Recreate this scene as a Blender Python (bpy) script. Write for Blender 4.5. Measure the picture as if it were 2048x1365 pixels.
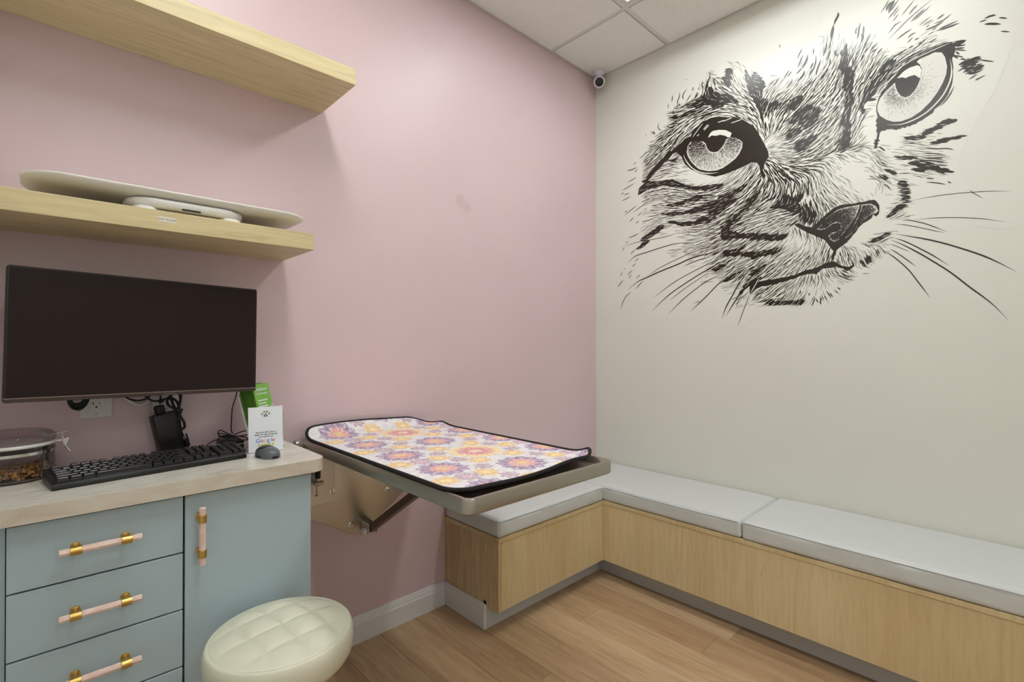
import bpy, bmesh, math, random
import numpy as np
from mathutils import Vector, Matrix

# ---------------------------------------------------------------- clean start
for o in list(bpy.data.objects): bpy.data.objects.remove(o)
SC = bpy.context.scene
COL = SC.collection
PI = math.pi
R = math.radians

# ---------------------------------------------------------------- camera
cam_d = bpy.data.cameras.new('camera')
cam = bpy.data.objects.new('camera', cam_d); COL.objects.link(cam)
cam.location = (-2.4001, -1.7859, 1.1488)
cam.rotation_euler = (R(90.28), 0, R(46.37-90))
cam_d.sensor_fit = 'HORIZONTAL'; cam_d.sensor_width = 36.0
cam_d.lens = 36.0*982.76/2048
cam_d.clip_start = 0.02
SC.camera = cam

# ---------------------------------------------------------------- world, exposure
w = bpy.data.worlds.new('world'); SC.world = w; w.use_nodes = True
w.node_tree.nodes['Background'].inputs[0].default_value = (0.9, 0.93, 1.0, 1)
w.node_tree.nodes['Background'].inputs[1].default_value = 0.05
SC.view_settings.view_transform = 'Standard'
SC.view_settings.look = 'None'
SC.view_settings.gamma = 1
SC.view_settings.use_curve_mapping = False
SC.view_settings.exposure = 0.0
PANEL_STRENGTH = 23.0           # radiance of the ceiling light lenses
PANEL_COLOR = (0.965, 1.0, 0.99)
LENS_W = .17
H = 2.74                         # ceiling height
XW, YS = -2.58, -4.25            # far sides of the room (behind / left of the camera)

# ---------------------------------------------------------------- helpers
def lin(c):
    return tuple((v/12.92 if v <= .04045 else ((v+.055)/1.055)**2.4) for v in (x/255 for x in c))
MATS = {}
def mat(name, rgb, rough=.5, metal=0, spec=.5, **k):
    if name in MATS: return MATS[name]
    m = bpy.data.materials.new(name); m.use_nodes = True
    b = m.node_tree.nodes['Principled BSDF']
    c = lin(rgb)
    b.inputs['Base Color'].default_value = (*c, 1)
    b.inputs['Roughness'].default_value = rough
    b.inputs['Metallic'].default_value = metal
    b.inputs['Specular IOR Level'].default_value = spec
    for kk, v in k.items(): b.inputs[kk.replace('_', ' ')].default_value = v
    m.diffuse_color = (*c, 1)
    MATS[name] = m
    return m
def nodes(m):
    nt = m.node_tree
    return nt, nt.nodes['Principled BSDF']
def N(nt, typ, **k):
    n = nt.nodes.new(typ)
    for a, v in k.items(): setattr(n, a, v)
    return n
def coords(nt, scale=(1,1,1), rot=(0,0,0), loc=(0,0,0), world=True):
    if world:
        src = N(nt, 'ShaderNodeNewGeometry').outputs['Position']
    else:
        src = N(nt, 'ShaderNodeTexCoord').outputs['Object']
    mp = N(nt, 'ShaderNodeMapping')
    mp.inputs['Scale'].default_value = scale; mp.inputs['Rotation'].default_value = rot
    mp.inputs['Location'].default_value = loc
    nt.links.new(src, mp.inputs[0]); return mp.outputs[0]
def noise(nt, vec, scale, detail=3, rough=.5, dist=0):
    n = N(nt, 'ShaderNodeTexNoise')
    n.inputs['Scale'].default_value = scale; n.inputs['Detail'].default_value = detail
    n.inputs['Roughness'].default_value = rough; n.inputs['Distortion'].default_value = dist
    nt.links.new(vec, n.inputs['Vector']); return n.outputs['Fac']
def ramp(nt, fac, stops):
    r = N(nt, 'ShaderNodeValToRGB'); e = r.color_ramp.elements
    while len(e) < len(stops): e.new(.5)
    for el, (p, c) in zip(e, stops): el.position = p; el.color = (*lin(c), 1) if len(c) == 3 else c
    nt.links.new(fac, r.inputs[0]); return r.outputs[0]
def mix(nt, a, b, fac, mode='MIX'):
    n = N(nt, 'ShaderNodeMix', data_type='RGBA', blend_type=mode)
    for s, v in ((6, a), (7, b), (0, fac)):
        if hasattr(v, 'is_linked') or hasattr(v, 'links'): nt.links.new(v, n.inputs[s])
        elif s == 0: n.inputs[0].default_value = v
        else: n.inputs[s].default_value = (*lin(v), 1)
    return n.outputs[2]
def bump(nt, b, h, strength, dist=.01):
    n = N(nt, 'ShaderNodeBump'); n.inputs['Strength'].default_value = strength
    n.inputs['Distance'].default_value = dist
    nt.links.new(h, n.inputs['Height']); nt.links.new(n.outputs[0], b.inputs['Normal'])

WL = {}                                         # world position of each parent
def thing(name, label, cat, loc=(0,0,0), group=None):
    o = bpy.data.objects.new(name, None); COL.objects.link(o)
    o.empty_display_size = .05
    o.location = loc; WL[o.name] = Vector(loc)
    o['label'] = label; o['category'] = cat
    if group: o['group'] = group
    return o
def tag(o, label, cat, group=None, kind=None):
    o['label'] = label; o['category'] = cat
    if group: o['group'] = group
    if kind: o['kind'] = kind
    return o
def obj(name, bm, m, parent=None, smooth=False, origin=None, label=None):
    """bm: a bmesh or mesh in world coordinates -> one mesh object"""
    if isinstance(bm, bmesh.types.BMesh):
        me = bpy.data.meshes.new(name); bm.normal_update(); bm.to_mesh(me); bm.free()
    else: me = bm
    if m is not None:
        me.materials.clear()
        for mm in (m if isinstance(m, (list, tuple)) else [m]): me.materials.append(mm)
    if smooth:
        me.polygons.foreach_set('use_smooth', [True]*len(me.polygons))
        if smooth == 'auto': me.set_sharp_from_angle(angle=R(35))
    o = bpy.data.objects.new(name, me); COL.objects.link(o)
    if origin is None:
        co = np.empty(len(me.vertices)*3, np.float32); me.vertices.foreach_get('co', co); co = co.reshape(-1, 3)
        lo, hi = co.min(0), co.max(0)
        origin = Vector(((lo[0]+hi[0])/2, (lo[1]+hi[1])/2, lo[2]))
    origin = Vector(origin)
    me.transform(Matrix.Translation(-origin))
    WL[o.name] = origin.copy()
    if parent is not None:
        o.parent = parent; o.location = origin-WL[parent.name]
    else: o.location = origin
    if label: o['label'] = label
    return o
def struct(o):
    o['kind'] = 'structure'; return o
def box(bm, x0, x1, y0, y1, z0, z1, bev=0, seg=2, M=None):
    b2 = bmesh.new()
    bmesh.ops.create_cube(b2, size=1)
    for v in b2.verts: v.co = Vector(((x0+x1)/2+v.co.x*(x1-x0), (y0+y1)/2+v.co.y*(y1-y0), (z0+z1)/2+v.co.z*(z1-z0)))
    if bev: bmesh.ops.bevel(b2, geom=b2.edges[:], offset=bev, segments=seg, profile=.5, affect='EDGES', clamp_overlap=True)
    if M is not None: b2.transform(M)
    merge(bm, b2)
    return bm
def merge(bm, b2):
    me = bpy.data.meshes.new('tmp'); b2.to_mesh(me); b2.free(); bm.from_mesh(me); bpy.data.meshes.remove(me)
def B(*a, **k):
    return box(bmesh.new(), *a, **k)
def smooth_path(pts, n=6, closed=False):
    P = [Vector(p) for p in pts]; out = []
    L = len(P)
    for i in range(L if closed else L-1):
        if closed: a, b, c, d = P[(i-1) % L], P[i], P[(i+1) % L], P[(i+2) % L]
        else: a, b, c, d = P[max(i-1, 0)], P[i], P[i+1], P[min(i+2, L-1)]
        for j in range(n):
            t = j/n
            out.append(.5*((2*b)+(c-a)*t+(2*a-5*b+4*c-d)*t*t+(3*b-a-3*c+d)*t**3))
    if not closed: out.append(P[-1])
    return out
def tube(bm, pts, r, seg=8, closed=False, smooth=0):
    if smooth: pts = smooth_path(pts, smooth, closed)
    P = [Vector(p) for p in pts]; L = len(P)
    rr = r if isinstance(r, (list, tuple)) else [r]*L
    rings = []; up = None
    for i in range(L):
        if closed: t = (P[(i+1) % L]-P[i-1])
        else: t = (P[min(i+1, L-1)]-P[max(i-1, 0)])
        t = t.normalized() if t.length > 1e-9 else Vector((0,0,1))
        if up is None:
            up = Vector((0,0,1)) if abs(t.z) < .9 else Vector((1,0,0))
        n = (up-t*up.dot(t)).normalized(); up = n; b = t.cross(n)
        rings.append([bm.verts.new(P[i]+(n*math.cos(a)+b*math.sin(a))*rr[i]) for a in (2*PI*k/seg for k in range(seg))])
    for i in range(L if closed else L-1):
        A, Bq = rings[i], rings[(i+1) % L]
        for k in range(seg): bm.faces.new((A[k], A[(k+1) % seg], Bq[(k+1) % seg], Bq[k]))
    if not closed:
        bm.faces.new(rings[0][::-1]); bm.faces.new(rings[-1])
    return bm
def lathe(bm, prof, c, axis='z', seg=32, M=None):
    """prof: (radius, height) pairs around an axis through c"""
    b2 = bmesh.new(); rings = []
    for r, h in prof:
        if r < 1e-6: rings.append([b2.verts.new((0,0,h))])
        else: rings.append([b2.verts.new((r*math.cos(a), r*math.sin(a), h)) for a in (2*PI*k/seg for k in range(seg))])
    for A, Bq in zip(rings, rings[1:]):
        for k in range(seg):
            k2 = (k+1) % seg
            if len(A) == 1 and len(Bq) == 1: continue
            if len(A) == 1: b2.faces.new((A[0], Bq[k2], Bq[k]))
            elif len(Bq) == 1: b2.faces.new((A[k], A[k2], Bq[0]))
            else: b2.faces.new((A[k], A[k2], Bq[k2], Bq[k]))
    if len(rings[0]) > 1: b2.faces.new(rings[0][::-1])
    if len(rings[-1]) > 1: b2.faces.new(rings[-1])
    bmesh.ops.recalc_face_normals(b2, faces=b2.faces[:])
    if M is None:
        M = {'z': Matrix(), 'y': Matrix.Rotation(PI/2, 4, 'X'), 'x': Matrix.Rotation(PI/2, 4, 'Y')}[axis]
    b2.transform(Matrix.Translation(Vector(c)) @ M)
    merge(bm, b2); return bm
def rrect(w, h, r, n=6):
    """rounded rectangle outline centred on 0"""
    out = []
    for cx, cy, a0 in ((w/2-r, h/2-r, 0), (-w/2+r, h/2-r, 90), (-w/2+r, -h/2+r, 180), (w/2-r, -h/2+r, 270)):
        for k in range(n+1):
            a = R(a0+90*k/n); out.append((cx+r*math.cos(a), cy+r*math.sin(a)))
    return out
def prism(bm, outline, f0, f1, bev=0, seg=2, capseg=None):
    """extrude a 2-D outline; f0, f1 map (u, v) to the two end points"""
    b2 = bmesh.new()
    A = [b2.verts.new(f0(*p)) for p in outline]; Bq = [b2.verts.new(f1(*p)) for p in outline]
    n = len(outline)
    fa = b2.faces.new(A[::-1]); fb = b2.faces.new(Bq)
    for i in range(n): b2.faces.new((A[i], A[(i+1) % n], Bq[(i+1) % n], Bq[i]))
    bmesh.ops.recalc_face_normals(b2, faces=b2.faces[:])
    if bev:
        e = [x for x in fa.edges]+[x for x in fb.edges]
        bmesh.ops.bevel(b2, geom=e, offset=bev, segments=seg, profile=.5, affect='EDGES', clamp_overlap=True)
    merge(bm, b2); return bm
def text(body, size, M, align='CENTER', extrude=.0002):
    """flat lettering as a mesh; M places the text plane in the room"""
    c = bpy.data.curves.new('lettering', 'FONT'); c.body = body; c.size = size
    c.align_x = align; c.align_y = 'CENTER'; c.extrude = extrude; c.resolution_u = 3
    o = bpy.data.objects.new('lettering', c); COL.objects.link(o)
    bpy.context.view_layer.update()
    me = bpy.data.meshes.new_from_object(o.evaluated_get(bpy.context.evaluated_depsgraph_get()))
    bpy.data.objects.remove(o); bpy.data.curves.remove(c)
    me.transform(M); return me
def facing_room(p, right=(1,0,0), up=(0,0,1)):
    r = Vector(right).normalized(); u = Vector(up).normalized(); n = r.cross(u)
    M = Matrix((r, u, n)).transposed().to_4x4(); M.translation = Vector(p); return M
def copy_tree(o, parent=None, **k):
    c = o.copy(); COL.objects.link(c); c.parent = parent
    for a, v in k.items(): setattr(c, a, v)
    for ch in list(o.children): copy_tree(ch, c)
    return c

# ---------------------------------------------------------------- materials
def paint(name, rgb, rough=.45, amount=.03):
    m = mat(name, rgb, rough)
    nt, b = nodes(m)
    v = coords(nt)
    f = noise(nt, v, 2.2, 3)
    lo = tuple(c*(1-amount) for c in rgb); hi = tuple(min(255, c*(1+amount)) for c in rgb)
    nt.links.new(ramp(nt, f, [(.3, lo), (.7, hi)]), b.inputs['Base Color'])
    bump(nt, b, noise(nt, v, 420, 2), .06, .002)
    return m
M_PINK = paint('pink_paint', (214, 190, 194), .42, .012)
M_CREAM = paint('cream_paint', (221, 221, 211), .4, .008)
M_OTHER = paint('other_paint', (244, 244, 241), .6, .01)
M_WHITE = mat('white_trim', (218, 216, 217), .35)
M_TOE = mat('grey_toe_kick', (196, 195, 196), .35)
M_GRID = mat('ceiling_grid', (226, 225, 219), .5)
def m_tile():
    m = mat('ceiling_tile', (218, 210, 202), .9)
    nt, b = nodes(m); v = coords(nt)
    f = noise(nt, v, 260, 3, .7)
    nt.links.new(ramp(nt, f, [(.35, (230, 229, 224)), (.55, (250, 250, 245))]), b.inputs['Base Color'])
    bump(nt, b, f, .3, .003); return m
M_TILE = m_tile()
def wood(name, base, dark, light, scale, rough=.4, knots=True, along='z', con=.35, kn=.6):
    """long grain running along one axis"""
    m = mat(name, base, rough); nt, b = nodes(m)
    s = {'x': (.07, 1, 1), 'y': (1, .07, 1), 'z': (1, 1, .07)}[along]
    oi = N(nt, 'ShaderNodeObjectInfo')
    v0 = coords(nt, s)
    add = N(nt, 'ShaderNodeVectorMath', operation='ADD')
    mul = N(nt, 'ShaderNodeVectorMath', operation='SCALE'); mul.inputs['Scale'].default_value = 13
    cx = N(nt, 'ShaderNodeCombineXYZ')
    for i in range(3): nt.links.new(oi.outputs['Random'], cx.inputs[i])
    nt.links.new(cx.outputs[0], mul.inputs[0]); nt.links.new(v0, add.inputs[0]); nt.links.new(mul.outputs[0], add.inputs[1])
    v = add.outputs[0]
    f1 = noise(nt, v, scale, 4, .55, .6)
    f2 = noise(nt, v, scale*14, 3, .65)
    f3 = noise(nt, v, scale*.28, 2, .5)
    f4 = noise(nt, v, scale*3.2, 2, .5, 2.2)
    c = ramp(nt, f1, [(.28, dark), (.5, base), (.75, light)])
    c = mix(nt, c, ramp(nt, f2, [(.38, (200, 198, 194)), (.56, (255, 255, 255))]), con, 'MULTIPLY')
    c = mix(nt, c, ramp(nt, f4, [(.40, (255, 255, 255)), (.47, (214, 205, 192)), (.52, (255, 255, 255))]), con*1.2, 'MULTIPLY')
    c = mix(nt, c, ramp(nt, f3, [(.3, (234, 230, 224)), (.7, (255, 255, 255))]), .9, 'MULTIPLY')
    if knots:
        s2 = {'x': (.3, 1, 1), 'y': (1, .3, 1), 'z': (1, 1, .3)}[along]
        vv = N(nt, 'ShaderNodeVectorMath', operation='ADD'); nt.links.new(coords(nt, s2), vv.inputs[0]); nt.links.new(mul.outputs[0], vv.inputs[1])
        vk = N(nt, 'ShaderNodeTexVoronoi', feature='F1'); vk.inputs['Scale'].default_value = scale*.5
        dv = N(nt, 'ShaderNodeVectorMath', operation='ADD')
        nn = N(nt, 'ShaderNodeTexNoise'); nn.inputs['Scale'].default_value = scale*3
        nt.links.new(vv.outputs[0], nn.inputs['Vector'])
        sc = N(nt, 'ShaderNodeVectorMath', operation='SCALE'); sc.inputs['Scale'].default_value = .05
        nt.links.new(nn.outputs['Color'], sc.inputs[0]); nt.links.new(vv.outputs[0], dv.inputs[0]); nt.links.new(sc.outputs[0], dv.inputs[1])
        nt.links.new(dv.outputs[0], vk.inputs['Vector'])
        k = ramp(nt, vk.outputs['Distance'], [(.03, (112, 84, 58)), (.07, (205, 190, 172)), (.16, (255, 255, 255))])
        c = mix(nt, c, k, kn, 'MULTIPLY')
    nt.links.new(c, b.inputs['Base Color'])
    bump(nt, b, f2, .04, .002)
    return m
M_BENCH = wood('bench_maple', (224, 204, 160), (214, 190, 144), (231, 214, 174), 6, .42, True, 'z', .16, .35)
M_SHELF = wood('shelf_oak', (226, 211, 166), (214, 197, 150), (233, 219, 178), 6, .42, True, 'x', .25, .25)
M_FLOOR = wood('oak_floor', (209, 180, 145), (192, 160, 123), (219, 193, 160), 5, .36, True, 'y', .32, .85)
def m_floor_tone():
    nt, b = nodes(M_FLOOR)
    src = b.inputs['Base Color'].links[0].from_socket
    oi = N(nt, 'ShaderNodeObjectInfo')
    t = ramp(nt, oi.outputs['Random'], [(0, (230, 222, 213)), (.5, (243, 238, 232)), (1, (255, 253, 250))])
    nt.links.new(mix(nt, src, t, .9, 'MULTIPLY'), b.inputs['Base Color'])
m_floor_tone()
M_BLUE = mat('blue_grey_laminate', (174, 193, 201), .38)
M_DARK = mat('dark_gap', (40, 40, 44), .6)
def m_ctop():
    m = mat('pale_stone_laminate', (214, 209, 198), .25); nt, b = nodes(m); v = coords(nt, (1, 2.2, 2.2))
    f = noise(nt, v, 5, 7, .62, 1.6); g = noise(nt, v, 30, 3)
    c = ramp(nt, f, [(.3, (196, 186, 172)), (.45, (213, 208, 196)), (.7, (222, 219, 210))])
    c = mix(nt, c, ramp(nt, g, [(.3, (235, 233, 230)), (.6, (255, 255, 255))]), .6, 'MULTIPLY')
    nt.links.new(c, b.inputs['Base Color']); return m
M_CTOP = m_ctop()
M_BRASS = mat('brushed_brass', (206, 172, 98), .3, 1)
def m_pinkstone():
    m = mat('pink_quartz', (232, 190, 172), .3, Subsurface_Weight=.15); nt, b = nodes(m); v = coords(nt)
    f = noise(nt, v, 45, 5, .6, 1.5)
    nt.links.new(ramp(nt, f, [(.3, (226, 184, 170)), (.55, (236, 205, 194)), (.75, (246, 228, 220))]), b.inputs['Base Color'])
    return m
M_QUARTZ = m_pinkstone()
def m_steel():
    m = mat('stainless_steel', (176, 170, 160), .3, 1); nt, b = nodes(m); v = coords(nt, (3, 3, 40))
    f = noise(nt, v, 12, 4, .6)
    r = N(nt, 'ShaderNodeMapRange'); r.inputs[3].default_value = .22; r.inputs[4].default_value = .42
    nt.links.new(f, r.inputs[0]); nt.links.new(r.outputs[0], b.inputs['Roughness']); return m
M_STEEL = m_steel()
M_PLATE = mat('brushed_plate', (208, 204, 198), .36, 1)
M_CHROME = mat('chrome', (215, 215, 215), .12, 1)
M_BLACK = mat('black_plastic', (15, 14, 14), .36)
M_BLACKM = mat('black_rubber', (17, 16, 16), .6)
M_SCREEN = mat('dark_screen', (34, 23, 21), .45, spec=.2)
M_BEZEL = mat('monitor_bezel', (24, 17, 15), .4)
M_CHIN = mat('monitor_strip', (58, 42, 38), .35)
M_KEY = mat('key_plastic', (26, 26, 27), .22)
M_WPLAST = mat('white_plastic', (232, 230, 226), .35)
M_WGREY = mat('grey_plastic', (188, 190, 192), .4)
M_PAPER = mat('white_card', (232, 236, 243), .5)
M_INK = mat('dark_ink', (60, 62, 70), .6)
M_VINYL = mat('grey_vinyl', (205, 208, 206), .42)
def m_vinyl():
    nt, b = nodes(M_VINYL); v = coords(nt)
    bump(nt, b, noise(nt, v, 300, 2), .05, .001)
m_vinyl()
M_SEAM = mat('vinyl_seam', (140, 142, 141), .6)
M_CREAMV = mat('cream_vinyl', (220, 219, 198), .36)
M_GREEN = mat('green_paper', (120, 180, 70), .5)
M_GREEND = mat('green_paper_edge', (82, 128, 26), .55)
M_BIND = mat('black_binding', (20, 15, 14), .8)
def clear(name, tint, rough=.03, k=1.0):
    """thin clear plastic: mostly see-through, mirror-like towards grazing angles"""
    m = mat(name, (240, 240, 242), rough); nt = m.node_tree
    tr = N(nt, 'ShaderNodeBsdfTransparent'); tr.inputs[0].default_value = (*lin(tint), 1)
    gl = N(nt, 'ShaderNodeBsdfGlossy'); gl.inputs['Roughness'].default_value = rough
    lw = N(nt, 'ShaderNodeFresnel'); lw.inputs['IOR'].default_value = 1.45
    mu = N(nt, 'ShaderNodeMath', operation='MULTIPLY'); mu.inputs[1].default_value = k
    mx = N(nt, 'ShaderNodeMixShader')
    nt.links.new(lw.outputs[0], mu.inputs[0]); nt.links.new(mu.outputs[0], mx.inputs[0]); nt.links.new(tr.outputs[0], mx.inputs[1]); nt.links.new(gl.outputs[0], mx.inputs[2])
    nt.links.new(mx.outputs[0], nt.nodes['Material Output'].inputs['Surface']); return m
M_ACRYL = clear('clear_acrylic', (253, 251, 252), .04, .7)
M_KIB = mat('kibble_brown', (120, 84, 40), .8)

# ================================================================ the room
XB, DB, WB = -1.109, .3537, .4195          # bench: free end, depth of the short arm, depth of the long arm
ZT, ZL, ZS, ZC = .092, .3647, .383, .4565  # bench: panel bottom, board bottom, board top, cushion top
wall_n = struct(obj('wall_north', B(XW, 0, 0, .1, 0, 2.9), M_PINK))
wall_e = struct(obj('wall_east', B(0, .1, YS, .1, 0, 2.9), M_CREAM))
struct(obj('wall_west', B(XW-.1, XW, YS, .1, 0, 2.9), M_OTHER))
struct(obj('wall_south', B(XW-.1, .1, YS-.1, YS, 0, 2.9), M_OTHER))

def m_smudge():
    """touched-up patch on the pink wall"""
    nt, b = nodes(M_PINK); src = b.inputs['Base Color'].links[0].from_socket
    pos = N(nt, 'ShaderNodeNewGeometry').outputs['Position']
    tot = None
    for cx, cz, sx, sz in ((-1.024, 1.80, .030, .038), (-.985, 1.775, .030, .030)):
        sub = N(nt, 'ShaderNodeVectorMath', operation='SUBTRACT'); sub.inputs[1].default_value = (cx, 0, cz)
        dv = N(nt, 'ShaderNodeVectorMath', operation='DIVIDE'); dv.inputs[1].default_value = (sx, 1, sz)
        ln = N(nt, 'ShaderNodeVectorMath', operation='LENGTH')
        nt.links.new(pos, sub.inputs[0]); nt.links.new(sub.outputs[0], dv.inputs[0]); nt.links.new(dv.outputs[0], ln.inputs[0])
        rp = ramp(nt, ln.outputs['Value'], [(.6, (246, 243, 243)), (1.0, (255, 255, 255))])
        tot = rp if tot is None else mix(nt, tot, rp, 1.0, 'DARKEN')
    nt.links.new(mix(nt, src, tot, 1.0, 'MULTIPLY'), b.inputs['Base Color'])
m_smudge()

# floor: every plank its own piece
floor = struct(obj('floor', B(XW, 0, YS, 0, -.1, -.006), M_DARK))
rnd = random.Random(5)
PW = .16
def plank(x0, x1, y0, y1):
    obj('plank', B(x0+.0004, x1-.0004, y0+.0004, y1-.0004, -.006, 0, .0008, 1), M_FLOOR, floor)
k = 0
x = -.635+4*PW
while x > XW:
    x1 = min(x, 0); x0 = max(x-PW, XW)
    mid = (x0+x1)/2
    y = -rnd.uniform(.15, 1.2)
    if -.795 < mid < -.635: y = -.505
    elif -.635 < mid < -.475: y = -.947
    elif -.955 < mid < -.795: y = -1.25
    prev = 0
    if x1-x0 > .01:
        while prev > YS:
            nx = max(y, YS); plank(x0, x1, nx, prev); prev = nx; y -= 1.22
    x -= PW

# ceiling: slab, hanging grid and lay-in tiles
ceil = struct(obj('ceiling', B(XW, 0, YS, 0, 2.80, 2.9), M_OTHER))
GX = [0, -.411, -1.021, -1.631, -2.241, XW]; GY = [0, -.477, -1.087, -1.697, -2.307, -2.917, -3.527, -4.137, YS]
for gx in GX[1:-1]: obj('grid_bar', B(gx-.0105, gx+.0105, YS, 0, H, H+.022), M_GRID, ceil)
for gy in GY[1:-1]: obj('grid_bar', B(XW, 0, gy-.0105, gy+.0105, H+.0002, H+.022), M_GRID, ceil)
for a in ((XW, 0, -.009, 0), (XW, 0, YS, YS+.009), (-.009, 0, YS, 0), (XW, XW+.009, YS, 0)):
    obj('wall_angle', B(*a, H-.0003, H+.02), M_GRID, ceil)
LIGHT_COLS = (1, 3)
for i in range(5):
    for j in range(8):
        if (i in LIGHT_COLS and j in (1, 2)) or (i == 3 and j in (5, 6)): continue
        x1, x0, y1, y0 = GX[i], GX[i+1], GY[j], GY[j+1]
        e = .014
        bm = B(x0+e, x1-e, y0+e, y1-e, H-.006, H+.012, .002, 1)
        box(bm, x0+.004, x1-.004, y0+.004, y1-.004, H+.008, H+.03)
        obj('tile', bm, M_TILE, ceil)
M_DIFF = bpy.data.materials.new('light_diffuser'); M_DIFF.use_nodes = True
b_ = M_DIFF.node_tree.nodes['Principled BSDF']
b_.inputs['Base Color'].default_value = (.9, .9, .9, 1)
b_.inputs['Emission Color'].default_value = (*PANEL_COLOR, 1)
b_.inputs['Emission Strength'].default_value = PANEL_STRENGTH
for i, j, lab in ((1, 1, 'ceiling light whose corner shows beside the corner tile'), (3, 1, 'ceiling light above the desk'), (3, 5, 'ceiling fill light added in the unseen rear of the room on the desk side')):  # the rear one is an added fill lamp, out of view, brightening the cabinets
    x1, x0 = GX[i]-.0107, GX[i+1]+.0107; y1, y0 = GY[j]-.0107, GY[j+2]+.0107; cx = (x0+x1)/2
    t = thing('ceiling_light', 'white recessed trough '+lab, 'ceiling light', (cx, (y0+y1)/2, H), 'recessed ceiling lights')
    bm = bmesh.new()
    for a in ((x0, x1, y0, y0+.018), (x0, x1, y1-.018, y1), (x0, x0+.018, y0+.018, y1-.018), (x1-.018, x1, y0+.018, y1-.018)):
        box(bm, *a, H-.001, H+.012)
    obj('frame', bm, M_WHITE, t)
    # white reflector wings rise from the frame to the lens strip
    hw = LENS_W/2
    for s in (-1, 1):
        xe = x1-.018 if s > 0 else x0+.018
        prof = [(xe, H+.010), (xe-s*.05, H+.035), (xe-s*.11, H+.05), (cx+s*hw, H+.054), (cx+s*hw, H+.058), (xe, H+.058)]
        bm = bmesh.new(); prism(bm, prof, lambda x, z: (x, y0+.018, z), lambda x, z: (x, y1-.018, z)); obj('reflector', bm, M_WHITE, t, 'auto')
    obj('end_cap', B(x0+.0185, x1-.0185, y0+.0182, y0+.022, H+.012, H+.056), M_WHITE, t); obj('end_cap', B(x0+.0185, x1-.0185, y1-.022, y1-.0182, H+.012, H+.056), M_WHITE, t)
    prof = [(cx-hw+.001, H+.056), (cx-hw+.001, H+.046), (cx-hw+.02, H+.036), (cx+hw-.02, H+.036), (cx+hw-.001, H+.046), (cx+hw-.001, H+.056)]
    bm = bmesh.new(); prism(bm, prof, lambda x, z: (x, y0+.03, z), lambda x, z: (x, y1-.03, z)); obj('lens', bm, M_DIFF, t)

# baseboard on the pink wall between desk and bench
def baseboard(x0, x1):
    prof = [(0, 0), (-.016, 0), (-.016, .072), (-.0125, .076), (-.0125, .080), (-.009, .086), (-.007, .094), (-.004, .1), (0, .1)]
    bm = bmesh.new()
    prism(bm, prof, lambda y, z: (x0, y, z), lambda y, z: (x1, y, z))
    return bm
struct(obj('baseboard_north', baseboard(-1.84, XB-.0125), M_WHITE, smooth='auto'))

# ================================================================ L-shaped bench
M_BIN = wood('bench_end_maple', (222, 198, 158), (204, 176, 134), (230, 210, 174), 6, .45)
t = thing('built_in_bench', 'short maple bench along the pink wall, under the steel table', 'bench', ((XB-WB)/2, -DB/2, 0))
obj('front_panel', B(XB+.019, -WB-.0005, -DB, -DB+.018, ZT, ZL), M_BENCH, t)
obj('end_panel', B(XB, XB+.018, -DB, -.001, ZT, ZL), M_BIN, t)
obj('seat_board', B(XB-.001, -WB-.0035, -DB-.003, -.001, ZL+.0003, ZS, .001, 1), M_BENCH, t)
obj('toe_kick', B(XB, -WB+.072, -DB+.0725, -DB+.088, 0.0005, ZT+.02), M_TOE, t)
obj('baseboard', B(XB-.0122, XB-.0002, -DB+.0705, -.0005, .0005, .1, .0015, 1), M_WHITE, t)
t = thing('built_in_bench', 'long maple bench running along the cream wall', 'bench', (-WB/2, -1.4, 0))
obj('front_panel', B(-WB, -WB+.018, -2.7, -DB-.0005, ZT, ZL), M_BENCH, t)
obj('end_panel', B(-WB+.019, -.001, -2.7, -2.682, ZT, ZL), M_BIN, t)
obj('seat_board', B(-WB-.003, -.001, -2.7, -.001, ZL+.0003, ZS, .001, 1), M_BENCH, t)
obj('toe_kick', B(-WB+.0725, -WB+.088, -2.69, -DB+.0720, .0005, ZT+.02), M_TOE, t)

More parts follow.
